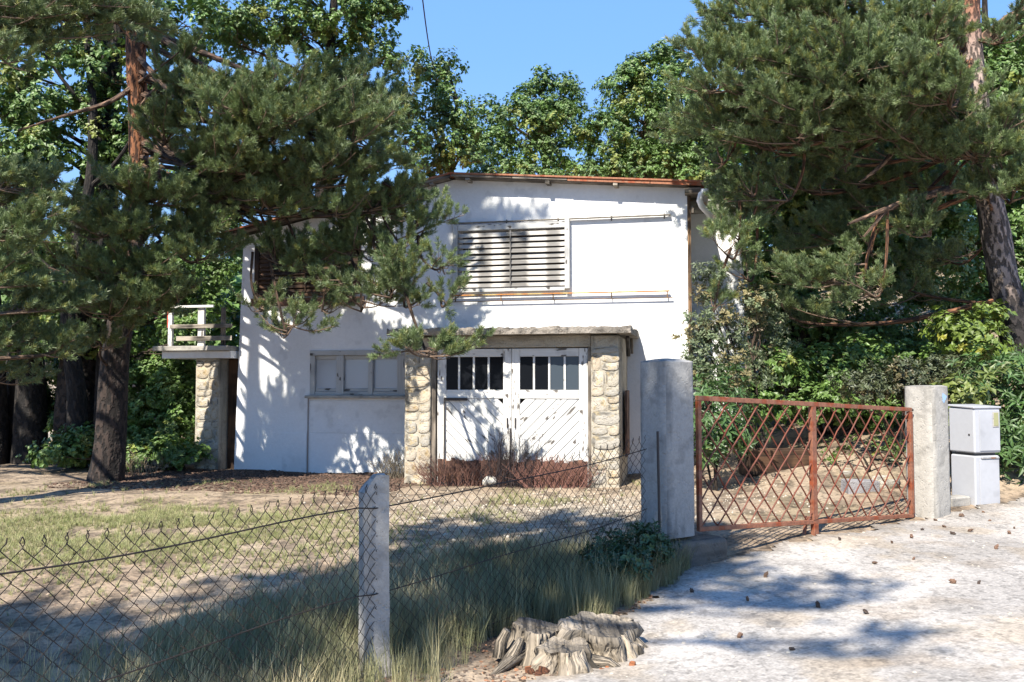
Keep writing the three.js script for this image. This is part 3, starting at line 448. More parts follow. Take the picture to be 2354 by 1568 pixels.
// ---------------------------------------------------------------- tree stump
{
  const base = V(.37, -.13, -5.92), st = thing('tree_stump', 'old grey-brown tree stump with several cut stems at the road edge', 'tree stump', base);
  const woodCol = (s) => RGB(lerp(.42, .56, s), lerp(.38, .52, s), lerp(.32, .46, s));
  const stumpM = std({ color: RGB(1, 1, 1), vertexColors: true, map: tWood, bumpMap: bBark, bumpScale: .03, roughness: .95 });
  const stem = (cx, cz, r, h, lobes, seed, tiltx, tilty, flare) => {
    const b = new MB(), A = 96, rows = [], prof = [[0, 1 + flare, 0], [.08, 1 + flare * .8, .0], [.25, 1 + flare * .45, .0], [.5, 1 + flare * .16, 0], [.8, 1.0, 0], [.94, .97, 0], [1, .93, .0], ...Array.from({ length: 15 }, (_, i) => [1 - .004 * i, .925 * (1 - i / 14) + .008, 0])];
    for (let k = 0; k < prof.length; k++) {
      const [yy, rr] = prof[k], row = []; for (let j = 0; j <= A; j++) {
        const a = j / A * Math.PI * 2, lb = 1 + .14 * Math.cos(a * lobes + seed) * (1.2 - yy * .6) + (.6 - .25 * yy) * (noise(Math.cos(a) * 2.2 + seed, Math.sin(a) * 2.2 + seed, yy * 2.4) - .5) + .2 * (noise(Math.cos(a) * 5 + seed, Math.sin(a) * 5 + 3, yy * 5) - .5) - .34 * Math.max(0, 1 - Math.abs(((a * 1.7 + seed) % 2.1) - 1.05) * 9) * (1.1 - yy * .3);
        const R = r * rr * lb, x = cx + Math.cos(a) * R, z = cz + Math.sin(a) * R, top = h * (1 + tiltx * Math.cos(a) * rr + tilty * Math.sin(a) * rr + .10 * (noise(Math.cos(a) * 2.6 + seed, Math.sin(a) * 4 + 8, rr * 3) - .5));
        row.push(b.vert(V(x, yy * top, z), V(0, 1, 0), k < 7 ? a * r * 1.2 : x * .8 + seed, k < 7 ? yy * h * .8 : z * .8, k < 7 ? woodCol(clamp(yy * .6 + .5 * (noise(Math.cos(a) * 5 + 9, Math.sin(a) * 5 + 9, yy * 6 + seed) - .3), 0, 1)) : woodCol(.75 + .5 * Math.sin(rr * lb * 46)).multiplyScalar(.95 - .45 * sm(.66, .8, noise(Math.cos(a) * 5 + seed, Math.sin(a) * 5 + 5, rr * .8)))));
      } rows.push(row);
    }
    for (let k = 0; k < rows.length - 1; k++) for (let j = 0; j < A; j++) b.i.push(rows[k][j + 1], rows[k][j], rows[k + 1][j], rows[k][j + 1], rows[k + 1][j], rows[k + 1][j + 1]);
    return b.geo(null, true);
  };
  part('cut_stem', stem(-.20, -.04, .16, .19, 3, 1.3, -.12, -.05, .4), stumpM, st); part('cut_stem', stem(-.03, .21, .165, .145, 3, 4.1, .10, -.12, .6), stumpM, st); part('cut_stem', stem(.22, -.06, .26, .2, 4, 7.7, -.05, -.08, .32), stumpM, st);
  part('cut_stem', stem(.42, .04, .09, .12, 3, 2.2, -.3, .0, .6), stumpM, st);
  const root = (pts, r0, r1, mat = stumpM) => part('root', new MB().tube(pts, (s) => lerp(r0, r1, s), 9, { ridge: .5, freq: 9, color: (s, a) => woodCol(.3 + .4 * noise(a * 3, s * 9)), cap: true }).geo(null, true), mat, st);
  root([V(.3, .12, .0), V(.45, .09, -.02), V(.56, .0, .0), V(.62, -.03, .02)], .06, .02); root([V(-.45, .02, .1), V(-.44, .12, .08), V(-.40, .2, .09)], .045, .03); root([V(-.42, -.02, .2), V(-.35, .08, .16), V(-.31, .15, .12)], .05, .028); root([V(.1, .05, .25), V(.25, .05, .3), V(.36, .0, .34)], .05, .015); root([V(-.3, .05, .1), V(-.42, .02, .26), V(-.5, -.02, .34)], .05, .015);
  const chipM = std({ color: RGB(.42, .17, .08), map: tWood, roughness: .95 }), R = rng(12);
  for (let i = 0; i < 26; i++) { const m = part('wood_chip', stoneGeos[i % 4], chipM, st); const a = i % 2 ? [-.28 + .3 * R(), .30 + .08 * R()] : [.10 + .3 * R(), .28 + .1 * R()]; m.position.set(a[0], .005 + .02 * R(), a[1]); m.scale.set(.02 + .03 * R(), .007 + .012 * R(), .012 + .02 * R()); m.rotation.set(R(), R() * 6, R()); }
}
// ---------------------------------------------------------------- foliage shapes
const needleGeo = (() => {                                                        // one shoot of a pine with its needles, along +y
  const p = [], R = rng(9);
  for (let i = 0; i < 26; i++) {
    const t = i / 26, a = i * 2.399 + R(), el = lerp(.25, 1.15, R() * .5 + (1 - t) * .5), o = V(0, t * .085, 0), d = V(Math.cos(a) * Math.sin(el), Math.cos(el), Math.sin(a) * Math.sin(el)), L = .05 + .03 * R(), s = V().crossVectors(d, V(R() - .5, R() - .5, R() - .5)).normalize().multiplyScalar(.0046), e = o.clone().addScaledVector(d, L), m = o.clone().addScaledVector(d, L * .35);
    p.push(...o.toArray(), ...m.clone().add(s).toArray(), ...e.toArray(), ...o.toArray(), ...e.toArray(), ...m.clone().sub(s).toArray());
  }
  const g = new THREE.BufferGeometry(); g.setAttribute('position', new THREE.Float32BufferAttribute(p, 3)); g.computeVertexNormals(); return g;
})();
function leafGeo(n, seed, wide, spread = 1) {                                      // a spray of n leaves of length 1 round a twig end
  const p = [], R = rng(seed);
  for (let i = 0; i < n; i++) {
    const a = i * 2.399 + R() * .8, el = lerp(.5, 1.75, R()), o = V((R() - .5) * .5 * spread, (R() - .3) * .9 * spread, (R() - .5) * .5 * spread), d = V(Math.cos(a) * Math.sin(el), Math.cos(el) * .8, Math.sin(a) * Math.sin(el)).normalize(), L = .75 + .45 * R();
    const s = V().crossVectors(d, V((R() - .5) * .9, 1, (R() - .5) * .9)).normalize(), up = V().crossVectors(s, d).normalize(), w = wide * L * .5, b = o, t = o.clone().addScaledVector(d, L).addScaledVector(up, -.12 * L), m1 = o.clone().addScaledVector(d, L * .42).addScaledVector(s, w).addScaledVector(up, .10 * L), m2 = o.clone().addScaledVector(d, L * .42).addScaledVector(s, -w).addScaledVector(up, .10 * L), c = o.clone().addScaledVector(d, L * .5);
    p.push(...b.toArray(), ...m1.toArray(), ...c.toArray(), ...m1.toArray(), ...t.toArray(), ...c.toArray(), ...b.toArray(), ...c.toArray(), ...m2.toArray(), ...c.toArray(), ...t.toArray(), ...m2.toArray());
  }
  const g = new THREE.BufferGeometry(); g.setAttribute('position', new THREE.Float32BufferAttribute(p, 3)); g.computeVertexNormals(); return g;
}
const GEO = { broad: leafGeo(8, 31, .62), small: leafGeo(10, 37, .5, 1.6), long: leafGeo(7, 41, .30, .8) };
const Y = V(0, 1, 0), tmpQ = new THREE.Quaternion(), tmpQ2 = new THREE.Quaternion(), tmpM = new THREE.Matrix4(), tmpS = V();
function instances(name, geo, mat, list, base, parent) {                            // list of [position, direction, turn, size, colour]
  const m = new THREE.InstancedMesh(geo, mat, list.length); m.name = name; m.userData.kind = 'stuff';
  list.forEach(([p, d, a, s, c], i) => { tmpQ.setFromUnitVectors(Y, d); tmpQ2.setFromAxisAngle(Y, a); tmpM.compose(p.clone().sub(base), tmpQ.clone().multiply(tmpQ2), tmpS.set(s, s, s)); m.setMatrixAt(i, tmpM); m.setColorAt(i, c); });
  (parent || scene).add(m); return m;
}
const curve = (P, n) => new THREE.CatmullRomCurve3(P).getPoints(n);
function inBall(R, lo = -1) { for (;;) { const v = V(R() * 2 - 1, R() * 2 - 1, R() * 2 - 1), l = v.length(); if (l < 1 && l > .05 && v.y > lo) return v; } }
function trunkMesh(g, pts, base, color, o = {}) {
  const P = curve(pts.map((a) => a[0]), 60), n = pts.length - 1, r = (s) => { const k = Math.min(n - 1, Math.floor(s * n)), t = s * n - k; return lerp(pts[k][1], pts[k + 1][1], t); };
  return part('trunk', new MB().tube(P, r, 30, { ridge: o.ridge ?? .3, freq: 2.2, round: 1.4, color: (s, a, len) => color(len, a) }).geo(base, true), M.bark, g);
}
const twigCol = RGB(.115, .078, .055), twigLight = RGB(.22, .15, .10);

// a pine: trunk, limbs, twigs and shoots. pads are masses of shoots at the ends of limbs: [u, v, ru, rv, distance, density] as seen, or {c, r, den}
function pine(name, label, o, group) {
  const R = rng(o.seed), base = o.trunk[0][0].clone(), g = thing(name, label, 'tree', base, 0, group), shoots = [], twigs = new MB(), tone = o.tone || [.174, .237, .092];
  trunkMesh(g, o.trunk, base, o.bark, o);
  const tc = new THREE.CatmullRomCurve3(o.trunk.map((a) => a[0])), tp = tc.getPoints(120);
  const fill = []; if (o.fill) for (const [poly, n, d0, d1, ru, rv, den] of o.fill) { const us = poly.map((a) => a[0]), vs = poly.map((a) => a[1]); for (let k = 0, t = 0; k < n && t < 4000; t++) { const u = lerp(Math.min(...us), Math.max(...us), R()), v = lerp(Math.min(...vs), Math.max(...vs), R()); if (!inPoly(poly, u, v)) continue; k++; fill.push([u, v, ru * (.7 + .6 * R()), rv * (.7 + .6 * R()), lerp(d0, d1, R()), den]); } }
  for (const q of [...o.pads, ...fill]) {
    const pad = Array.isArray(q) ? { c: at(q[0], q[1], q[4]), r: V(q[2] / 2000 * q[4], q[3] / 2000 * q[4], (q[2] * .5 + q[3] * .5) / 2000 * q[4] * .9), den: q[5] ?? 1, from: q[6] && at(...q[6]) } : q;
    const c = pad.c, r = pad.r;
    const jit = (R() - .5) * 1.6; let near = tp[0], bd = 1e9; for (const p of tp) { const h = Math.hypot(p.x - c.x, p.z - c.z), want = c.y - r.y * .4 + (o.rise ?? .05) * h + jit, dd = Math.abs(p.y - want); if (dd < bd) { bd = dd; near = p; } }
    if (pad.from) near = pad.from;
    const dir = V(c.x - near.x, 0, c.z - near.z); const far = dir.length(); dir.normalize();
    const root = c.clone().addScaledVector(dir, -r.x * .72); root.y -= r.y * .45; if (far < r.x) root.copy(c).add(V(0, -r.y * .6, 0));
    const mid = near.clone().lerp(root, .55).add(V((R() - .5) * .25, -.06 * far * (R() - .2), (R() - .5) * .25)), lim = curve([near, mid, root, root.clone().lerp(c, .6)], 14), lr = .016 + .0075 * far;
    part('limb', new MB().tube(lim, (s) => lerp(lr * 1.25, .012, s), 8, { ridge: .3, freq: 4, round: .5, color: (s, a, l) => o.limb ? o.limb(s) : twigLight }).geo(base, true), M.bark, g);
    const size = Math.cbrt(r.x * r.y * r.z), nb = Math.max(5, Math.round(15 * pad.den * Math.min(1.6, (r.x * r.z) / .55 + .3)));
    const hue = V(tone[0], tone[1], tone[2]).multiplyScalar(.88 + .28 * R());
    for (let b = 0; b < nb; b++) {
      const v = inBall(R, -.55).normalize().multiplyScalar(.45 + .72 * Math.sqrt(R())), tip = V(c.x + v.x * r.x, c.y + v.y * r.y + r.y * .1, c.z + v.z * r.z), start = lim[6 + Math.floor(R() * 9)].clone();
      const kn = start.clone().lerp(tip, .5).add(V((R() - .5) * .2 * size, -.10 * size + (R() - .5) * .15, (R() - .5) * .2 * size)), bp = curve([start, kn, tip], 7), bl = start.distanceTo(tip);
      twigs.tube(bp, (s) => lerp(.011 + .004 * bl, .004, s), 4, { color: () => R() < .25 ? twigLight : twigCol });
      const bare = R() < (pad.den < .6 ? .22 : .08), nt = bare ? 2 : Math.max(4, Math.round(bl / .07));
      for (let k = 0; k < nt; k++) {
        const t = lerp(.28, 1, (k + R() * .7) / nt), p = bp[Math.min(7, Math.round(t * 7))].clone().lerp(bp[Math.max(0, Math.round(t * 7) - 1)], R()), tan = bp[7].clone().sub(bp[3]).normalize();
        const d = tan.multiplyScalar(.8).add(V(R() - .5, R() - .35, R() - .5).multiplyScalar(1.5)).add(V(0, .28, 0)).normalize(), L = (.14 + .22 * R()) * (1.15 - .4 * t);
        const e = p.clone().addScaledVector(d, L); twigs.tube([p, e], [.0045, .0025], 3, { color: () => twigCol });
        const ns = Math.max(2, Math.round(L / .034 * (pad.den < .6 ? .7 : 1)));
        for (let s = 0; s < ns; s++) {
          const f = s === 0 ? 1 : .3 + .7 * R(), sp = p.clone().lerp(e, f), sd = d.clone().add(V(R() - .5, R() - .4, R() - .5).multiplyScalar(s === 0 ? .4 : 1.1)).add(V(0, .25, 0)).normalize(), kk = (.72 + .5 * R()), yel = R() < .12 ? 1 : 0;
          shoots.push([sp, sd, R() * 6.28, (o.size ?? .95) * (.8 + .45 * R()), RGB(hue.x * kk * (1 + .45 * yel), hue.y * kk * (1 + .12 * yel), hue.z * kk * (1 - .25 * yel))]);
        }
      }
    }
  }
  const tw = part('twigs', twigs.geo(base), M.twig, g); tw.userData.kind = 'stuff';
  instances('crown', needleGeo, M.needle, shoots, base, g);
  for (const [P, r0, r1] of o.dead || []) part('dead_branch', new MB().tube(curve(P, 16), (s) => lerp(r0, r1, s), 8, { ridge: .4, freq: 6, round: .4, color: () => RGB(.36, .24, .17) }).geo(base, true), M.bark, g);
  count.shoots += shoots.length; return g;
}
const count = { shoots: 0, leaves: 0 };

// a broad-leaved tree or shrub. blobs: [u, v, ru, rv, distance, density] as seen
function broadleaf(name, label, category, o, group) {
  const R = rng(o.seed), base = (o.trunk ? o.trunk[0][0] : o.foot).clone(), g = thing(name, label, category, base, 0, group), leaves = [], twigs = new MB(), size = o.leaf ?? .09;
  if (o.trunk) trunkMesh(g, o.trunk, base, o.bark || ((l, a) => RGB(.055, .042, .034).multiplyScalar(.8 + .5 * noise(a * 2, l * 3))), o);
  const tp = o.trunk ? new THREE.CatmullRomCurve3(o.trunk.map((a) => a[0])).getPoints(80) : null;
  for (const q of o.blobs) {
    const c = q.c || at(q[0], q[1], q[4]), r = q.r || V(q[2] / 2000 * q[4], q[3] / 2000 * q[4], (q[2] + q[3]) * .5 / 2000 * q[4]), den = (q.den ?? q[5] ?? 1) * (o.den ?? 1);
    let near = base.clone().add(V((R() - .5) * .15, 0, (R() - .5) * .15)); if (tp) { let bd = 1e9; for (const p of tp) { const dd = Math.abs(p.y - (c.y - r.y * .6 - .3 * Math.hypot(p.x - c.x, p.z - c.z))); if (dd < bd) { bd = dd; near = p; } } }
    const lim = curve([near, near.clone().lerp(c, .5).add(V((R() - .5) * .3, .1, (R() - .5) * .3)), c], 10), far = near.distanceTo(c);
    part(tp ? 'limb' : 'stem', new MB().tube(lim, (s) => lerp(tp ? .03 + .014 * far : .018, .01, s), 7, { ridge: .25, freq: 4, round: .5, color: () => RGB(.075, .058, .045) }).geo(base, true), M.bark, g);
    const nc = Math.round(80 * den * Math.pow(r.x * r.y * r.z, .62) / Math.pow(size / .09, 1.2)) + 4, cr = size * (o.clump ?? 2.9);
    for (let k = 0; k < nc; k++) {
      const v = inBall(R, -.9); v.normalize().multiplyScalar(.35 + .65 * Math.pow(R(), .5)).multiplyScalar(1 + .4 * (R() - .4)); const cc = V(c.x + v.x * r.x, c.y + v.y * r.y, c.z + v.z * r.z), start = lim[5 + Math.floor(R() * 6)];
      twigs.tube(curve([start, start.clone().lerp(cc, .5).add(V((R() - .5) * .15, -.05, (R() - .5) * .15)), cc], 4), (s) => lerp(.010, .003, s), 3, { color: () => twigCol });
      const kk = .82 + .36 * R(), hue = o.tone, yel = R() < (o.yellow ?? .1) ? 1 : 0, ne = Math.round((o.per ?? 15) * (.7 + .6 * R()));
      for (let e = 0; e < ne; e++) {
        const w = inBall(R), p = V(cc.x + w.x * cr, cc.y + w.y * cr * .75, cc.z + w.z * cr), d = w.clone().normalize().add(V(0, .7, 0)).add(v.clone().multiplyScalar(.5)).normalize(), q2 = kk * (.75 + .5 * R());
        leaves.push([p, d, R() * 6.28, size * (.75 + .5 * R()), RGB(hue[0] * q2 * (1 + .7 * yel), hue[1] * q2 * (1 + .15 * yel), hue[2] * q2)]);
      }
    }
  }
  const tw = part('twigs', twigs.geo(base), M.twig, g); tw.userData.kind = 'stuff';
  instances(o.trunk ? 'crown' : 'foliage', GEO[o.shape || 'broad'], M.leaf, leaves, base, g);
  count.leaves += leaves.length; return g;
}
const gy = (x, d) => V(x, groundY(x, d) - .06, -d);

// ---------------------------------------------------------------- pines
const oldBark = (dark, orange, from, to) => (l, a) => { const t = sm(from, to, l + .6 * noise(a * 1.3, l * 1.1, 4)), k = .75 + .5 * noise(a * 2.4, l * 5, 8); return RGB(lerp(dark[0], orange[0], t) * k, lerp(dark[1], orange[1], t) * k, lerp(dark[2], orange[2], t) * k); };
pine('pine_tree', 'pine with a leaning dark trunk whose boughs hang before the white house', {
  seed: 101, rise: .38, bark: oldBark([.062, .045, .038], [.36, .16, .075], 3.8, 6),
  trunk: [[gy(-6.62, 14.3), .29], [V(-6.58, .75, -14.3), .23], [V(-6.52, 2.27, -14.3), .2], [V(-6.26, 3.75, -14.2), .18], [V(-6.12, 5.12, -14.1), .16], [V(-6.16, 7.25, -14), .15], [V(-6.22, 8.4, -14), .14], [V(-6.3, 11.2, -14), .05]],
  limb: (s) => RGB(lerp(.17, .12, s), lerp(.105, .08, s), lerp(.07, .058, s)),
  pads: [[690, 255, 170, 85, 12.1], [850, 290, 110, 110, 12.3], [560, 235, 130, 70, 11.9], [545, 345, 140, 75, 12.5], [770, 390, 150, 75, 12.6], [650, 455, 130, 70, 13.2], [890, 460, 105, 70, 12.9], [1000, 520, 70, 75, 13.1, .6, [890, 440, 12.9]], [960, 450, 60, 50, 13, .6, [880, 420, 12.8]], [900, 650, 120, 60, 12.7, .6, [840, 500, 12.9]], [985, 680, 85, 55, 12.5, .6, [900, 580, 12.7]], [960, 600, 100, 55, 12.9, .55, [860, 500, 13]], [830, 690, 90, 45, 12.9, .5, [790, 560, 13.2]], [740, 690, 80, 45, 13.2, .5, [720, 560, 13.4]], [830, 560, 110, 60, 13.3, .7, [780, 450, 13]], [930, 540, 80, 50, 13.1, .6, [870, 460, 13]], [1030, 600, 40, 45, 12.9, .5, [960, 540, 13]], [1040, 690, 35, 35, 12.6, .5, [980, 650, 12.7]], [780, 640, 80, 45, 13.2, .6, [760, 540, 13.4]], [760, 590, 115, 65, 13.5, 1, [640, 470, 13.3]], [640, 580, 105, 65, 13.5, 1, [560, 420, 13.2]], [660, 740, 115, 52, 13.1, .5, [620, 600, 13.5]], [600, 690, 60, 45, 13.4, .5, [580, 580, 13.5]], [985, 800, 105, 34, 12.1, .9, [930, 670, 12.4]], [860, 540, 90, 60, 13.6, .7, [780, 430, 12.9]],
    [405, 290, 105, 65, 12.9], [345, 425, 120, 65, 12.5], [255, 520, 105, 55, 12.5], [420, 510, 110, 60, 12.9], [310, 610, 115, 55, 12.6], [245, 715, 75, 38, 12.6], [475, 575, 80, 55, 12.9], [350, 690, 80, 45, 12.9], [140, 610, 80, 55, 12.9, .8], [430, 150, 100, 60, 13.4, .7], [420, 680, 60, 40, 13, .6], [250, 640, 90, 45, 12.8], [310, 745, 70, 32, 13.4], [220, 780, 50, 24, 13.4, .7], [180, 690, 60, 40, 13],
    [330, -120, 120, 60, 14, .6], [470, -60, 90, 50, 13.6, .5]],
  fill: [[[[420, 190], [880, 190], [960, 400], [960, 500], [700, 470], [400, 420]], 16, 12.4, 14, 90, 50, .8]],
  dead: [[[at(318, 190, 14.05), at(250, 235, 13.6), at(150, 265, 13.2), at(40, 300, 12.8)], .045, .012], [[at(318, 250, 14), at(380, 180, 13.6), at(440, 130, 13.3)], .04, .012], [[at(310, 195, 14), at(360, 160, 13.5), at(410, 120, 13.1)], .03, .01]],
}, 'pine trees around the yard');
pine('pine_tree', 'pine with a pale grey-pink trunk leaning on the bank above the meter cabinet', {
  seed: 202, rise: .3, bark: (l, a) => { const ch = sm(1.7, .9, l + .9 * (noise(Math.cos(a) * 2 + 4, Math.sin(a) * 2 + 4, l * 1.5) - .5)), or = sm(5, 6.5, l), k = .85 + .3 * noise(Math.cos(a) * 3 + 9, Math.sin(a) * 3 + 9, l * 5); return RGB(lerp(lerp(.50, .42, or), .04, ch) * k, lerp(lerp(.42, .17, or), .036, ch) * k, lerp(lerp(.385, .08, or), .038, ch) * k); },
  trunk: [[gy(8.0, 13.3), .36], [V(7.78, 2.3, -13.3), .245], [V(7.62, 3.2, -13.4), .21], [V(7.47, 4.7, -13.5), .19], [V(7.42, 6.2, -13.7), .19], [V(7.5, 7.6, -14), .17], [V(7.55, 9, -14), .14], [V(7.4, 12, -14), .05]],
  limb: (s) => RGB(lerp(.36, .2, s), lerp(.17, .12, s), lerp(.085, .08, s)),
  pads: [[1630, 175, 105, 75, 12.1], [1750, 115, 130, 85, 12.3], [1900, 150, 140, 80, 11.9], [2050, 205, 140, 72, 11.7], [2170, 190, 115, 80, 11.5], [2310, 285, 90, 65, 11.9], [1800, 235, 160, 60, 12.1], [1640, 265, 95, 55, 12.6], [1990, 285, 140, 55, 12.2], [1700, 20, 110, 60, 12.9], [1880, 20, 140, 65, 13.1], [2080, 40, 110, 50, 13.5, .7], [2240, 330, 95, 55, 12.1], [2335, 420, 65, 85, 12.1], [2120, 345, 95, 38, 12.5], [2270, 430, 60, 50, 12.4, .8], [1900, 320, 120, 40, 12.6, .7], [1740, 330, 100, 50, 12.8, .7],
    [1880, 640, 130, 40, 12.6, 1, [2020, 490, 12.5]], [1960, 665, 80, 40, 12.4, .8, [2040, 480, 12.4]], [2090, 520, 85, 45, 12.7, 1, [2160, 440, 12.9]], [2000, 560, 80, 40, 13, .6, [2080, 470, 12.7]], [1740, 440, 95, 70, 13.2, .7, [1850, 320, 12.8]], [2190, 90, 60, 40, 13.2, .5], [2330, 60, 70, 50, 13, .5],
    [2000, -110, 150, 70, 13.6, .6], [1800, -110, 150, 70, 13.2, .6],
    [1680, 430, 70, 60, 13, .7, [1760, 320, 12.8]], [1700, 520, 70, 60, 13, .6, [1760, 400, 13.1]], [1650, 570, 55, 55, 12.9, .5, [1700, 460, 13]], [1690, 620, 65, 55, 13, .5, [1740, 500, 13.2]], [1640, 690, 50, 50, 12.9, .4, [1680, 570, 13]], [1660, 350, 60, 50, 12.8, .7, [1700, 290, 12.6]],
    [1800, 420, 110, 60, 13.6, .7], [1950, 410, 110, 60, 13.8, .7], [2090, 420, 100, 60, 13.8, .7], [1840, 530, 110, 60, 13.8, .6], [1980, 480, 100, 50, 13.9, .6], [2140, 590, 90, 50, 14, .6], [2060, 660, 90, 50, 14, .5], [1790, 720, 80, 50, 13.9, .5]],
  fill: [[[[1560, 150], [1700, 30], [2190, 60], [2353, 250], [2353, 400], [1750, 330], [1600, 300]], 24, 11.8, 13.4, 90, 50, .8]],
  dead: [[[at(2250, 425, 13.5), at(2150, 445, 12.9), at(2040, 480, 12.4), at(1950, 515, 12)], .085, .02], [[at(2060, 340, 13), at(2020, 385, 12.7), at(1975, 420, 12.5)], .045, .015], [[at(2040, 480, 12.4), at(2010, 515, 12.3), at(1985, 545, 12.2)], .035, .012], [[at(2262, 95, 14), at(2300, 60, 13.8), at(2360, 20, 13.5), at(2420, -20, 13.2)], .12, .06]],
}, 'pine trees around the yard');
// a taller pine just outside the frame on the left; its boughs reach into the upper left corner
pine('pine_tree', 'pine bough reaching into the upper left corner from a tree outside the frame', {
  seed: 303, rise: .2, bark: oldBark([.12, .09, .075], [.34, .16, .08], 4, 7), trunk: [[gy(-8.4, 9.5), .33], [V(-8.35, 2, -9.5), .24], [V(-8.2, 6, -9.4), .2], [V(-8.1, 10, -9.4), .13], [V(-8, 14, -9.4), .05]],
  pads: [[90, 60, 170, 70, 11.3], [230, 40, 110, 60, 11.6], [330, 50, 90, 45, 12], [60, 20, 120, 50, 11.4], [30, 130, 90, 50, 11], [60, 420, 90, 55, 11.6, .8], [90, 530, 110, 55, 11.6], [30, 640, 90, 60, 11.4], [110, 700, 95, 45, 11.8], [40, 780, 80, 45, 11.8, .9], [150, 800, 55, 35, 12, .7], [30, 860, 60, 35, 12, .7], [110, 480, 70, 40, 12, .7],
    { c: V(-3.3, 12.3, -9.0), r: V(.9, .4, .8), den: .8 }, { c: V(-4.1, 12.0, -9.2), r: V(1.0, .5, .9), den: .8 }, { c: V(-10.4, 4.6, -13.2), r: V(1.5, .8, 1.2), den: .9 }, { c: V(-9.4, 6.2, -13), r: V(1.4, .7, 1.2), den: .9 }, { c: V(-8.9, 4.4, -13.4), r: V(1.2, .6, 1), den: .9 }, { c: V(-11.2, 6.4, -12.6), r: V(1.4, .8, 1.2), den: .9 }, { c: V(-8, 12.6, -9.4), r: V(1.3, .8, 1.2), den: .6 }],
}, 'pine trees around the yard');
// the roadside pine beside and above the viewer: its crown shades the fence, the left gate post and the drive
{
  const pads = [], R = rng(44);
  for (const [x, d, r, den] of [[.3, 10.2, .85, .9], [-.7, 9.7, .8, .9], [1.3, 9.9, .8, .9], [.7, 9.0, .9, 1], [-.3, 8.4, .9, .9], [1.5, 8.9, .8, 1], [2.0, 9.0, .5, 1.3], [1.85, 8.5, .5, 1.3], [1.8, 9.5, .5, 1.1], [1.7, 8.2, .6, .9], [1.2, 7.6, .8, 1], [.3, 7.4, .8, .9], [-.9, 7.6, .7, .7], [-2.1, 7.2, .8, .9], [-1.4, 6.6, .7, .8], [-3, 6.3, .9, 1], [-2.2, 5.6, .9, 1], [-3.6, 5.2, .9, 1], [-.65, 6.1, .5, .8], [-1.5, 5.8, .6, .9], [-1.7, 5.1, .6, .9], [-.2, 6.5, .5, .9], [-.75, 5.55, .3, .35], [.2, 6.9, .6, .9], [.9, 6.9, .5, .8], [1.5, 7.0, .6, .7], [2.0, 7.4, .45, .5], [1.9, 6.4, .4, .4], [2.4, 6.7, .3, .35], [2.8, 7.0, .3, .3], [2.4, 5.75, .3, .3], [-4.2, 6.6, .8, .9], [-4.6, 4.4, 1, .9], [-3, 4.2, .9, .9]]) {
    const h = 10 + 2.2 * R(), t = h / TO_SUN.y; pads.push({ c: V(x + TO_SUN.x * t, h, -d + TO_SUN.z * t), r: V(r, r * .45, r * .85), den });
  }
  pine('pine_tree', 'roadside pine beside the viewer whose crown shades the fence and drive', { seed: 404, rise: .05, bark: oldBark([.12, .09, .075], [.34, .16, .08], 4, 7), pads, trunk: [[gy(-6.8, -1.6), .38], [V(-6.7, 3, 1.6), .28], [V(-6.5, 7, 1.6), .24], [V(-6.3, 11, 1.6), .16], [V(-6.2, 15, 1.6), .05]] }, 'pine trees around the yard');
}

// ---------------------------------------------------------------- broad-leaved trees
const LEAF = [.118, .208, .04], GREY = [.15, .19, .095];
broadleaf('leafy_tree', 'bright green tree rising behind the middle of the house roof', 'tree', { seed: 11, tone: LEAF, leaf: .085, den: .72, trunk: [[gy(1.0, 23.5), .22], [V(1.0, 3, -23.5), .18], [V(.9, 6, -23.5), .12], [V(.9, 8.6, -23.4), .05]],
  blobs: [[1130, 348, 70, 60, 22.5], [1210, 308, 75, 65, 22.5], [1290, 308, 70, 70, 22.5], [1245, 233, 55, 50, 23], [1310, 238, 40, 45, 23], [1190, 253, 40, 35, 23, .8], [1160, 408, 90, 45, 22], [1270, 403, 90, 45, 22], [1250, 188, 22, 22, 23, .8], [1300, 198, 20, 26, 23, .8], [1120, 268, 40, 40, 23, .6]] }, 'leafy trees behind the house');
broadleaf('leafy_tree', 'tallest bright green tree behind the right end of the house roof', 'tree', { seed: 12, tone: LEAF, leaf: .085, den: .75, trunk: [[gy(3.6, 22.5), .24], [V(3.6, 3, -22.5), .2], [V(3.5, 7, -22.5), .13], [V(3.6, 9.6, -22.4), .05]],
  blobs: [[1400, 322, 75, 70, 21.5], [1480, 282, 75, 75, 21.5], [1550, 252, 65, 80, 21.5], [1430, 222, 55, 60, 22], [1500, 182, 55, 55, 22], [1560, 162, 45, 50, 22], [1390, 407, 80, 45, 21], [1480, 392, 90, 50, 21], [1570, 362, 80, 70, 21], [1450, 157, 30, 30, 22, .7], [1530, 117, 25, 25, 22, .7], [1640, 322, 70, 90, 21], [1620, 422, 60, 50, 20.5]] }, 'leafy trees behind the house');
broadleaf('leafy_tree', 'thin open tree with a dark forked stem left of the roof ridge', 'tree', { seed: 13, tone: LEAF, leaf: .09, den: .42, yellow: .2, trunk: [[gy(-1.6, 20.5), .14], [V(-1.5, 4, -20.5), .11], [V(-1.45, 6.6, -20.4), .07], [V(-1.3, 8.4, -20.3), .03]],
  blobs: [[1010, 330, 50, 60, 20], [1060, 350, 45, 50, 20], [1040, 260, 45, 50, 20], [1000, 200, 40, 45, 20.2, .8], [1020, 160, 30, 30, 20.2, .7], [970, 270, 45, 60, 20, .9], [1000, 390, 50, 35, 20], [965, 150, 30, 40, 20, .7], [1070, 290, 30, 40, 20, .6]] }, 'leafy trees behind the house');
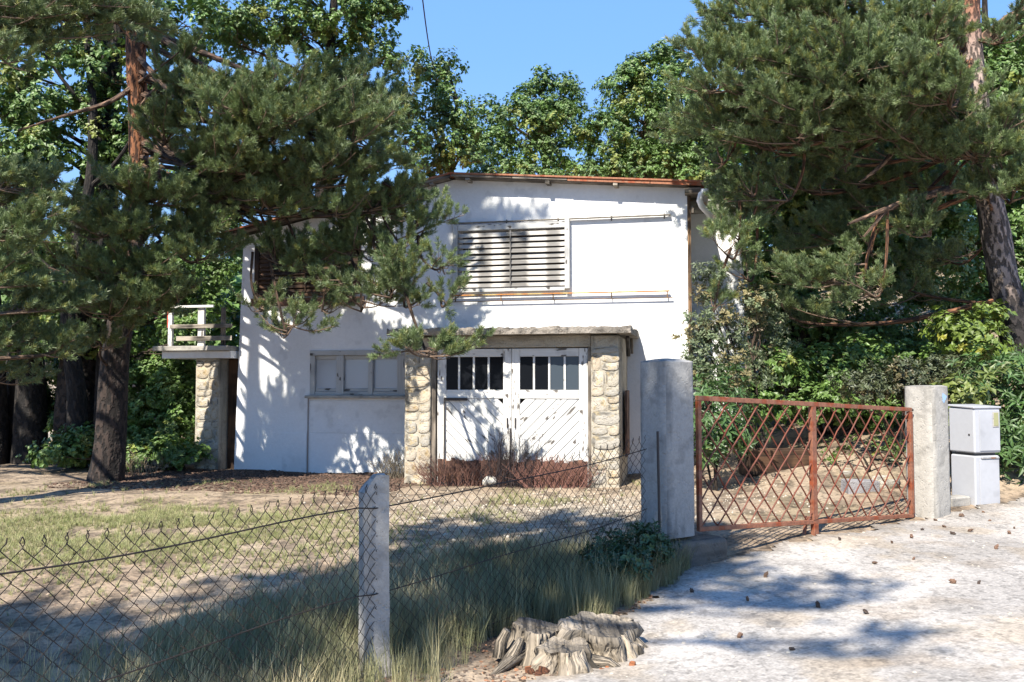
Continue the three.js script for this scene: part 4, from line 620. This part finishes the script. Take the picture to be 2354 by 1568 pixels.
broadleaf('leafy_tree', 'dark open-crowned tree standing against the sky above the big pine plume', 'tree', { seed: 14, tone: LEAF, leaf: .085, den: .55, trunk: [[gy(-4.4, 18.8), .26], [V(-4.2, 4, -18.8), .2], [V(-4, 8, -18.6), .13], [V(-3.8, 11, -18.5), .05]],
  blobs: [[860, 60, 70, 60, 18, 1], [780, 30, 80, 60, 18, 1], [700, 80, 80, 60, 18.2, 1], [620, 40, 80, 60, 18, 1], [890, 130, 40, 40, 18, .8], [780, 130, 70, 40, 18.4, .9], [540, 100, 80, 60, 18, 1], [900, 20, 30, 50, 18, .7], [850, -40, 80, 60, 18], [660, -50, 100, 60, 18], [900, 230, 50, 60, 18.6, 1], [930, 330, 40, 60, 18.6, 1], [500, 10, 80, 50, 18, 1], [520, 480, 60, 60, 18.4, 1], [560, 420, 60, 50, 18.4, 1], [460, 470, 50, 70, 18.2, 1], [540, 560, 30, 60, 18.2, 1], [640, 420, 80, 40, 18.6, 1]] }, 'leafy trees behind the house');
broadleaf('leafy_tree', 'dark multi-stemmed tree at the left edge with sky gaps between its limbs', 'tree', { seed: 15, tone: LEAF, leaf: .1, den: .62, ridge: .35, trunk: [[gy(-8.6, 17.2), .42], [V(-8.55, 2.5, -17.2), .33], [V(-8.5, 5, -17.2), .30], [V(-8.1, 7, -17.2), .2], [V(-7.8, 10, -17), .07]],
  blobs: [[60, 330, 70, 50, 16.8, 1], [90, 230, 60, 40, 16.6, .9], [30, 260, 50, 40, 16.8, .8], [120, 330, 50, 50, 16.6, .8], [180, 260, 50, 50, 16.6, .7], [60, 400, 60, 40, 16.8, 1], [40, 560, 80, 60, 16.8, 1], [100, 690, 80, 60, 16.8, 1], [150, 780, 80, 50, 16.8, 1], [40, 760, 80, 60, 16.8, 1], [260, 640, 80, 60, 16.8, 1], [420, 780, 40, 50, 16.9, 1], [150, 120, 90, 50, 16.6, .8], [260, 180, 70, 60, 16.6, .8], [250, 300, 60, 60, 16.8, .8], [60, 170, 70, 40, 16.8, .5], [230, 400, 60, 50, 17, .8], [330, 330, 60, 60, 17, .8], [400, 230, 70, 60, 17, .8], [430, 60, 80, 60, 17, .8], [20, 480, 60, 60, 17, .6], [330, 60, 80, 60, 17, .8], [470, 420, 60, 60, 17, .8], [140, 30, 90, 40, 16.8, .8], [-60, 230, 80, 80, 16.8, .7], [380, 620, 80, 70, 17.2], [280, 760, 80, 60, 17.2], [470, 700, 50, 60, 17.4, .8], [150, 560, 70, 60, 17.2, .8], [500, 600, 40, 60, 17.4, .8]] }, 'trees at the left edge');
const stemsOnly = (name, label, pts, r0, r1, group) => { const base = pts[0], g = thing(name, label, 'tree', base, 0, group), P = curve(pts, 40); for (const [t, dx, dy] of [[.55, -1.2, 1.3], [.7, 1.1, 1.2], [.82, -.8, 1.0]]) { const q = P[Math.round(t * 40)]; part('limb', new MB().tube(curve([q, q.clone().add(V(dx * .5, dy * .4, .1)), q.clone().add(V(dx, dy, .3))], 8), (s) => lerp(r0 * .3, .02, s), 8, { ridge: .3, color: () => RGB(.06, .05, .042) }).geo(base, true), M.bark, g); } part('trunk', new MB().tube(P, (s) => lerp(r0, r1, s), 22, { ridge: .32, freq: 2, round: 1.2, color: (s, a, l) => RGB(.04, .034, .03).multiplyScalar(.7 + .6 * noise(a * 2, l * 3)) }).geo(base, true), M.bark, g); return g; };
stemsOnly('bare_tree', 'dark leaning trunk at the far left edge below the sky gap', [gy(-10.0, 17.6), V(-9.8, 3, -17.5), V(-9.7, 5.5, -17.4), V(-10.1, 8, -17.3), V(-10.8, 10, -17)], .30, .08, 'trees at the left edge');
stemsOnly('bare_tree', 'slim grey trunk left of the leaning pine trunk', [gy(-8.05, 16.2), V(-8.1, 1.5, -16.2), V(-8.3, 3, -16.2), V(-8.0, 6, -16.4), V(-8.2, 9, -16.4)], .19, .06, 'trees at the left edge');
stemsOnly('bare_tree', 'thick black trunk just behind the leaning pine trunk', [gy(-7.75, 17), V(-7.8, 2, -17), V(-7.9, 4, -17), V(-8.1, 7, -17), V(-8.2, 10, -17)], .36, .1, 'trees at the left edge');
stemsOnly('bare_tree', 'short blue-grey trunk at the left frame edge near the beige wall', [gy(-9.5, 17.2), V(-9.5, 1.4, -17.2), V(-9.6, 3.2, -17.2), V(-9.8, 6, -17.2)], .33, .12, 'trees at the left edge');
stemsOnly('bare_tree', 'blue-grey trunk cut by the left frame edge', [gy(-10.15, 17), V(-10.2, 1.6, -17), V(-10.3, 4, -17), V(-10.6, 7, -17)], .34, .12, 'trees at the left edge');
broadleaf('leafy_tree', 'dark shady tree filling the space under the right pine', 'tree', { seed: 16, tone: LEAF, leaf: .09, trunk: [[gy(5.2, 15.6), .3], [V(5.2, 2.2, -15.6), .24], [V(5.3, 4, -15.6), .18], [V(5.6, 7, -15.6), .06]],
  blobs: [[1800, 430, 110, 90, 15.4], [1950, 420, 110, 90, 15.4], [2080, 430, 110, 80, 15.6], [1850, 560, 110, 80, 15.6], [2000, 560, 110, 90, 15.6], [2130, 610, 110, 90, 15.8], [1830, 720, 100, 70, 15.4], [1960, 760, 110, 70, 15.4], [2090, 780, 100, 60, 15.4], [2180, 460, 90, 80, 15.8], [1760, 640, 60, 70, 15.4, .7], [1880, 330, 120, 60, 15.6], [2060, 330, 110, 60, 15.6]] }, 'trees on the right bank');
broadleaf('leafy_tree', 'mid green tree behind the pale pine trunk at the right edge', 'tree', { seed: 17, tone: LEAF, leaf: .10, trunk: [[gy(10.5, 18.5), .24], [V(10.4, 5, -18.5), .18], [V(10.2, 8, -18.4), .1], [V(10.2, 10.5, -18.4), .04]],
  blobs: [[2300, 200, 80, 60, 17.6], [2230, 130, 70, 50, 17.8, .8], [2340, 110, 60, 50, 17.8, .8], [2220, 560, 90, 70, 17.6], [2330, 520, 70, 70, 17.6], [2340, 650, 70, 70, 17.4], [2220, 680, 80, 60, 17.2], [2290, 400, 90, 70, 17.6], [2180, 300, 90, 60, 18], [2150, 60, 90, 50, 18.2], [2000, 60, 100, 60, 18.4], [1860, 90, 100, 60, 18.4], [1960, 200, 110, 60, 18.4], [2330, 310, 60, 60, 18]] }, 'trees on the right bank');
broadleaf('leafy_shrub', 'tall grey-green shrub growing up the right corner of the house', 'shrub', { seed: 18, tone: GREY, leaf: .06, shape: 'small', clump: 3.4, foot: gy(3.85, 13.2), den: .28, yellow: .2,
  blobs: [[1650, 740, 50, 50, 13.1, .8], [1630, 820, 45, 50, 13, .9], [1690, 860, 55, 60, 13, 1.2], [1600, 760, 22, 50, 12.9, .7], [1760, 780, 50, 70, 13.6, 1.8], [1640, 650, 40, 50, 13.1, .6], [1720, 700, 40, 60, 13.5, 1.2], [1610, 880, 25, 40, 12.9, 1]] });
broadleaf('leafy_shrub', 'dark green undergrowth bush behind the gate under the right pine', 'shrub', { seed: 19, tone: LEAF, leaf: .085, foot: gy(5.0, 13.9), blobs: [[1780, 850, 90, 50, 13.6], [1890, 850, 90, 55, 13.6], [2000, 840, 80, 50, 13.8], [1860, 930, 90, 35, 13.4], [1760, 930, 50, 40, 13.4], [1960, 935, 90, 35, 13.5], [2060, 950, 60, 40, 13.4], [2120, 840, 70, 40, 14]] });
broadleaf('leafy_shrub', 'low olive shrub row above the gate beside the right post', 'shrub', { seed: 20, tone: [.085, .105, .045], leaf: .055, shape: 'small', clump: 3.4, foot: gy(5.4, 12.3), blobs: [[1990, 885, 60, 32, 12.2, .8], [2060, 870, 60, 30, 12.2, .8], [2130, 860, 60, 30, 12.3, .8], [2190, 850, 50, 26, 12.6, .8]] });
broadleaf('leafy_shrub', 'big-leaved laurel bush behind the left end of the gate', 'shrub', { seed: 21, tone: [.07, .14, .035], leaf: .15, shape: 'long', per: 8, foot: gy(2.75, 11.9), blobs: [[1630, 960, 40, 40, 11.9, 1], [1680, 985, 35, 40, 12, 1], [1640, 1010, 40, 24, 11.9, 1], [1640, 905, 40, 35, 12.2, .8]] });
broadleaf('leafy_shrub', 'yellow-green sunlit shrub in front of the pale pine trunk', 'shrub', { seed: 22, tone: [.15, .22, .03], leaf: .10, per: 9, foot: gy(7.0, 13), blobs: [[2210, 770, 45, 28, 12.8, .9], [2250, 790, 40, 24, 12.6, .9], [2180, 760, 30, 22, 13, .7], [2260, 730, 30, 20, 13.2, .6]] });
broadleaf('leafy_shrub', 'bright green leafy bush right behind the meter cabinet', 'shrub', { seed: 23, tone: [.075, .15, .035], leaf: .13, shape: 'long', per: 9, foot: gy(6.7, 11.6), blobs: [[2260, 870, 55, 35, 11.6], [2320, 900, 55, 45, 11.6], [2330, 970, 50, 50, 11.4], [2310, 1030, 45, 35, 11.3], [2200, 920, 30, 22, 11.4, .8], [2350, 850, 40, 40, 11.8], [2390, 940, 50, 60, 11.4], [2370, 1040, 40, 40, 11.2]] });
broadleaf('leafy_shrub', 'yellowish small-leaved sprig between the right post and the cabinet', 'shrub', { seed: 24, tone: [.17, .21, .04], leaf: .09, per: 7, foot: gy(5.55, 11.1), blobs: [[2190, 915, 26, 18, 11.2, .9], [2220, 905, 24, 18, 11.2, .8], [2178, 960, 12, 40, 11.2, .6]] });
broadleaf('leafy_shrub', 'low creeping plant on the soil mound behind the right half of the gate', 'shrub', { seed: 25, tone: [.12, .19, .04], leaf: .07, per: 4, foot: gy(4.9, 12), blobs: [[1935, 1030, 45, 9, 12.2, .1], [2010, 1022, 45, 10, 12.2, .15], [2050, 1035, 26, 10, 12, .1]] });
for (const [label, tone, x, d, seed, blobs] of [
  ['dark bush behind the leaning pine trunk, right of it', LEAF, -6.0, 17.3, 26, [[340, 900, 70, 60, 16.9], [410, 900, 55, 60, 16.9], [370, 980, 80, 50, 16.6], [330, 840, 70, 40, 17.2], [430, 970, 40, 60, 16.7], [300, 960, 40, 60, 16.8]]],
  ['low green growth at the foot of the leaning pine trunk', LEAF, -5.9, 16, 27, [[340, 1030, 70, 26, 15.8, 1.1], [410, 1035, 50, 24, 15.8, 1], [170, 1030, 60, 26, 15.8, 1], [120, 1045, 50, 16, 15.6, .8], [300, 1040, 40, 22, 15.6, 1], [210, 1010, 40, 26, 16, 1]]],
  ['bush between the two dark trunks on the left', LEAF, -8.7, 18.2, 28, [[110, 930, 40, 50, 17.8], [160, 960, 40, 50, 17.6], [220, 900, 60, 70, 17.8], [220, 820, 70, 50, 18, .9], [140, 840, 50, 40, 18, .7], [60, 930, 30, 40, 18.4, .6]]],
  ['bush growing against the balcony wall beside the stone pier', LEAF, -5.9, 18, 29, [[430, 900, 40, 50, 17], [400, 850, 40, 40, 17.2, .8], [440, 960, 30, 50, 16.9]]],
]) broadleaf('leafy_shrub', label, 'shrub', { seed, tone, leaf: .085, foot: gy(x, d), blobs });
{ // the wood farther back, which reads as one mass
  const L = [], R = rng(77);
  for (let i = 0; i < 26000; i++) {
    const x = (R() * 2 - 1) * 44, d = 27 + R() * 14 + Math.abs(x) * .12, g0 = RBF(x, d), hmax = 4.5 + 3.2 * fbm(x * .22, 3, 5, 3) + (x < -6 ? -1.2 : 0) + (x > 6 ? 2.5 : 0), y = g0 + hmax * Math.pow(R(), .8), k = .75 + .5 * R();
    L.push([V(x, y, -d), V(R() - .5, .8, R() - .2).normalize(), R() * 6.28, .30 + .2 * R(), RGB(LEAF[0] * k, LEAF[1] * k, LEAF[2] * k)]);
  }
  const m = instances('far_wood', GEO.broad, M.leaf, L, V(0, 0, 0)); tag(m, 'distant green wood behind the house and trees', 'wood', null, 'stuff');
}
// ---------------------------------------------------------------- grass, dead brush, litter
const bladeGeo = (n, seed, bend, w) => {
  const p = [], R = rng(seed);
  for (let i = 0; i < n; i++) {
    const a = R() * 6.28, b = V((R() - .5) * .16, 0, (R() - .5) * .16), lean = bend * (.3 + R()), h = .55 + .45 * R(), o = V(Math.cos(a) * lean, 0, Math.sin(a) * lean), s = V(-Math.sin(a), 0, Math.cos(a)).multiplyScalar(w);
    const m = b.clone().addScaledVector(o, .3).add(V(0, h * .55, 0)), t = b.clone().add(o).add(V(0, h, 0));
    for (const [A, B, C] of [[b.clone().sub(s), b.clone().add(s), m.clone().addScaledVector(s, .7)], [b.clone().sub(s), m.clone().addScaledVector(s, .7), m.clone().addScaledVector(s, -.7)], [m.clone().addScaledVector(s, -.7), m.clone().addScaledVector(s, .7), t]]) p.push(...A.toArray(), ...B.toArray(), ...C.toArray());
  }
  const g = new THREE.BufferGeometry(); g.setAttribute('position', new THREE.Float32BufferAttribute(p, 3)); g.computeVertexNormals(); return g;
};
const tallGrass = bladeGeo(12, 3, .42, .0055), shortGrass = bladeGeo(14, 5, .5, .02);
const fenceSide = (x, d) => { const A = d < 5.6 ? [-2.78, 2.2, -.87, 5.6] : [-.87, 5.6, 1.2, 7.88], L = Math.hypot(A[2] - A[0], A[3] - A[1]); return ((x - A[0]) * (A[3] - A[1]) - (d - A[1]) * (A[2] - A[0])) / L; };   // below 0: yard side
{
  const R = rng(61), L = [], Lg = [], dry = [[.42, .36, .20], [.36, .315, .17], [.28, .265, .13], [.48, .41, .245]];
  for (let i = 0; i < 90000 && L.length < 13000; i++) {
    const x = -4.6 + 6.2 * R(), d = 2.6 + 7.2 * R(), f = fenceSide(x, d), n = fbm(x * 1.1, d * 1.1, 81, 3);
    let den = 0;
    if (d < 8.2 && f > -1.9 && f < .55) den = sm(-1.9, -.5, f) * sm(.6, .15, f) * (.35 + 1.3 * sm(.36, .6, n));
    if (x > -.7 && d > 6.2) den *= 1.25; if (x > .95 && d > 7.9) den *= .5;
    if (Math.hypot(x - .37, d - 5.9) < .62) den = 0; if (driveEdge(x, d) < -.02) den = 0; if (Math.hypot(x + .9, d - 5.7) < .22) den *= .3; if (d < 6.2 && f > .12) den *= .35;
    if (R() > den) continue;
    const c = dry[Math.floor(R() * 4)], k = .7 + .5 * R(), g = sm(.45, .65, fbm(x * .9, d * .9, 85, 3));
    L.push([V(x, groundY(x, d) - .02, -d), V((R() - .5) * .35, 1, (R() - .5) * .35).normalize(), R() * 6.28, (.13 + .22 * R()) * (R() < .08 ? 1.5 : 1), RGB(lerp(c[0], .13, g * .5) * k, lerp(c[1], .16, g * .5) * k, lerp(c[2], .07, g * .5) * k)]);
  }
  tag(instances('dry_grass', tallGrass, M.grass, L, V(0, 0, 0)), 'tall dry grass growing along the chain-link fence', 'grass', null, 'stuff');
  for (let i = 0; i < 120000 && Lg.length < 8000; i++) {
    const x = -7.5 + 9.5 * R(), d = 6.5 + 7.5 * R(), n = fbm(x * 1.1, d * 1.1, 44, 4), m = fbm(x * 2.7, d * 2.7, 25, 4);
    const den = .9 * sm(0, .9, 1.15 - Math.hypot((x + 4.2) / 3.4, (d - 9.4) / 2.2)) * sm(.34, .56, m + .06) + .22 * sm(.56, .7, n) + .008;
    if (R() > den || driveEdge(x, d) < .1) continue; const k = .7 + .6 * R(), y = R();
    Lg.push([V(x, groundY(x, d) - .012, -d), V((R() - .5) * .5, 1, (R() - .5) * .5).normalize(), R() * 6.28, .045 + .07 * R(), RGB(lerp(.21, .34, y) * k, lerp(.24, .31, y) * k, lerp(.08, .16, y) * k)]);
  }
  tag(instances('short_grass', shortGrass, M.grass, Lg, V(0, 0, 0)), 'short sparse green grass on the yard soil', 'grass', null, 'stuff');
}
broadleaf('leafy_shrub', 'small feathery green weed at the foot of the left gate post', 'plant', { seed: 33, tone: [.05, .105, .035], leaf: .045, shape: 'small', clump: 3, foot: gy(1.15, 7.5), blobs: [[1490, 1255, 34, 30, 7.4, 1.4], [1450, 1300, 40, 34, 7.2, 1], [1400, 1265, 40, 30, 7.5, .8], [1370, 1300, 34, 26, 7.3, .5]] });
function brush(name, label, x0, n, h, w, z, seed, col, hz) {                          // dead woody stems fanning from the ground
  const R = rng(seed), [X, D] = fromHouse(x0, z), b = V(X, groundY(X, D), -D), g = thing(name, label, 'dead bush', b), mb = new MB();
  for (let i = 0; i < n; i++) {
    const fx = (R() - .5) * w, fz = (R() - .5) * .3, hh = h * (.4 + .6 * R()) * (1 - .6 * Math.abs(fx) / w), p0 = V(fx, 0, fz), p2 = V(fx + (R() - .5) * .5 + fx * .35, hh, fz + (R() - .5) * .25), p1 = p0.clone().lerp(p2, .5).add(V((R() - .5) * .12, .04, (R() - .5) * .1)), k = .6 + .8 * R(), c = RGB(col[0] * k, col[1] * k, col[2] * k), P = curve([p0, p1, p2], 6);
    mb.tube(P, (s) => lerp(.005, .0015, s), 3, { color: () => c });
    for (let q = 0; q < 3; q++) { const s = P[2 + Math.floor(R() * 4)], e = s.clone().add(V((R() - .5) * .22, .04 + .14 * R(), (R() - .5) * .15)); mb.tube([s, e], [.0025, .001], 3, { color: () => c }); }
  }
  const m = part('stems', mb.geo(), M.twig, g); m.userData.kind = 'stuff'; return g;
}
brush('dead_bush', 'dry reddish-brown brush standing against the left garage door leaf', -3.35, 260, .56, 1.25, 1.62, 8, [.19, .10, .075]);
brush('dead_bush', 'tall dark dead stems before the meeting of the garage doors', -2.65, 120, 1.1, .7, 1.66, 9, [.06, .042, .04]);
brush('dead_bush', 'thin pinkish dead brush against the right garage door leaf', -1.95, 170, .55, .95, 1.62, 10, [.26, .13, .10]);
brush('dead_bush', 'pale dry weed stalks below the window by the left stone pillar', -4.75, 160, .55, .8, .55, 13, [.20, .17, .125]);
brush('dead_bush', 'pale dry stalks beside the leaning pine trunk', -9.3, 40, .5, .6, 1.2, 14, [.34, .27, .18]);
{
  const R = rng(91), chip = stoneGeos[0], L = [], P = [];
  const add = (list, X, D, s, c) => list.push([V(X, groundY(X, D) + s * .12, -D), V((R() - .5) * 1.2, 1, (R() - .5) * 1.2).normalize(), R() * 6.28, s, RGB(...c)]);
  const flat = new THREE.IcosahedronGeometry(1, 0); flat.scale(1, .35, .6);
  for (let i = 0; i < 9000; i++) { const hx = -9.8 + 5.6 * R(), hz = .12 + 2.9 * Math.pow(R(), 1.5), [X, D] = fromHouse(hx, hz), k = .5 + R(); if (R() < .85) add(L, X, D, .012 + .028 * R(), [.095 * k, .058 * k, .04 * k]); }
  for (let i = 0; i < 2600; i++) { const X = -.9 + 2.1 * R(), D = 5.4 + 1.7 * R(), k = .5 + R(); if (driveEdge(X, D) > -.15) add(L, X, D, .006 + .016 * R(), R() < .25 ? [.26 * k, .13 * k, .07 * k] : [.12 * k, .085 * k, .06 * k]); }
  for (let i = 0; i < 2600; i++) { const X = -6 + 11 * R(), D = 6 + 7 * R(), k = .6 + .6 * R(); if (driveEdge(X, D) > 0) add(L, X, D, .005 + .013 * R(), R() < .5 ? [.16 * k, .10 * k, .07 * k] : [.34 * k, .26 * k, .18 * k]); }
  for (let i = 0; i < 2600; i++) { const X = 1 + 5.5 * R(), D = 4.7 + 6 * R(), k = .5 + R(), e = driveEdge(X, D); if (e < 0 && R() < .25 + .75 * sm(7, 10, D)) add(L, X, D, .004 + .011 * R(), [.15 * k, .095 * k, .065 * k]); }
  tag(instances('bark_litter', flat, M.litter, L, V(0, 0, 0)), 'brown bark crumbs and dead leaves scattered on the ground', 'litter', null, 'stuff');
  const peb = new THREE.IcosahedronGeometry(1, 1);
  for (let i = 0; i < 15000; i++) { const X = -3.5 + 9.5 * R(), D = 5 + 8 * R(), k = .7 + .4 * R(), e = driveEdge(X, D), w = e < 0 ? .3 : 1.1 - Math.hypot((X - .6) / 3.2, (D - 11) / 2.2); if (R() < w) add(P, X, D, .005 + .016 * R() * R(), [.46 * k, .41 * k, .33 * k]); }
  tag(instances('gravel', peb, M.litter, P, V(0, 0, 0)), 'loose pale gravel on the yard and drive', 'gravel', null, 'stuff');
  // fallen pine cones on the drive
  const cg = (() => { const g = new THREE.IcosahedronGeometry(1, 2), p = g.attributes.position; for (let i = 0; i < p.count; i++) { const v = V().fromBufferAttribute(p, i), a = Math.atan2(v.z, v.x), k = .75 + .35 * Math.sin(a * 5 + v.y * 9) * Math.sin(v.y * 14) + .5 * noise(v.x * 3 + 9, v.y * 3 + 9, v.z * 3 + 9); p.setXYZ(i, v.x * k * .85, v.y * 1.25 * k, v.z * k * .6); } g.computeVertexNormals(); return g; })();
  const cm = [[.12, .075, .05], [.17, .10, .065], [.07, .05, .04]].map((c) => std({ color: RGB(...c), roughness: .95 }));
  for (const [u, v] of [[1590, 1365], [1718, 1385], [1990, 1415], [2062, 1187], [2290, 1265], [2275, 1200], [2230, 1225], [2170, 1215], [2190, 1232], [2120, 1222], [2050, 1252], [1930, 1165 + 80], [2010, 1300], [2100, 1290], [2190, 1345], [1880, 1400], [2245, 1150], [2300, 1140], [2330, 1165], [2210, 1190], [2150, 1200], [2095, 1240], [1760, 1330], [2320, 1230], [2260, 1180], [1700, 1470], [1820, 1500]]) {
    let d = 8; for (let k = 0; k < 14; k++) { const p = at(u, v, d), y = groundY(p.x, d); d *= (EYE - y) / (EYE - p.y); }
    const p = at(u, v, d), s = .012 + .014 * R(), m = one('pine_cone', cg, cm[Math.floor(R() * 3)], 'small brown pine cone fallen on the pale drive', 'pine cone', 'pine cones on the drive'); m.position.set(p.x, groundY(p.x, d) + .012 + s * .7, -d); m.scale.setScalar(s); m.rotation.set(R() * 3, R() * 6, 1.3 + .5 * R());
  }
}
// ---------------------------------------------------------------- odds and ends
{
  const [X, D] = fromHouse(-2.98, 1.75), s = one('white_stone', new THREE.IcosahedronGeometry(.085, 3), std({ color: RGB(.62, .60, .56), map: tStone, bumpMap: bConc, bumpScale: .02 }), 'pale rounded stone on the threshold before the garage doors', 'stone');
  const p = s.geometry.attributes.position; for (let i = 0; i < p.count; i++) { const v = V().fromBufferAttribute(p, i), k = .8 + .45 * noise(v.x * 14 + 9, v.y * 14 + 9, v.z * 14 + 9); p.setXYZ(i, v.x * k * 1.2, v.y * k * .95, v.z * k); } s.geometry.computeVertexNormals(); s.position.set(X, groundY(X, D) + .07, -D);
  const t = thing('wooden_trough', 'dark brown weathered trough in the shade behind the gate', 'trough', V(3.85, groundY(3.85, 12.75) - .08, -12.75), .1);
  for (const z of [-.2, .2]) { const m = boxPart('side_board', -.5, .5, 0, .36, z - .015, z + .015, M.brownWood, t); m.rotation.x = z * .7; } for (const x of [-.485, .485]) boxPart('end_board', x - .015, x + .015, 0, .34, -.17, .17, M.brownWood, t); boxPart('soil_fill', -.46, .46, .02, .28, -.16, .16, std({ color: RGB(.07, .05, .035), map: tSoil }), t);
  for (const [x, d, s, l] of [[4.85, 11.35, .15, 'rounded pale rock beside the slab behind the gate'], [4.55, 11.9, .11, 'small pale rock under the creeping plant behind the gate']]) { const m = one('rock', stoneGeos[2], stoneMats[l[0] === 'd' ? 4 : 2], l, 'rock'); m.position.set(x, groundY(x, d) + s * .3, -d); m.scale.set(s, s * .6, s * .8); m.rotation.y = x * 3; }
  const c = thing('overhead_cable', 'thin black overhead cable against the blue sky', 'cable', at(968, -60, 13)); const P = []; for (let i = 0; i <= 20; i++) { const s = i / 20, q = at(964, -60, 13).lerp(at(1000, 165, 19.5), s); q.y -= .25 * Math.sin(s * Math.PI); P.push(q.sub(c.position)); } part('wire', new MB().tube(P, P.map(() => .011), 6).geo(), M.iron, c);
  const hut = thing('neighbour_house', 'beige rendered wall of a neighbouring house between the left trunks', 'house', V(-12.4, .05, -22.5), .12);
  const wallM = std({ color: RGB(.42, .36, .32), map: tStucco }); boxPart('wall', -2.2, 2.2, -.3, 2.5, -4, 0, wallM, hut, .01); boxPart('wall_base', -2.22, 2.22, -.3, .35, -.02, .03, M.paleConcrete, hut, .01); const r1 = boxPart('roof', -2.6, 2.6, 2.5, 2.62, -4.4, .4, M.brownWood, hut); boxPart('window', -1.2, -.2, 1.1, 2, .0, .02, M.darkGlass, hut);
}
scene.traverse((o) => { if (o.isMesh) { o.castShadow = true; o.receiveShadow = true; } });
console.log('shoots', count.shoots, 'leaf sprays', count.leaves);
renderer.render(scene, camera);
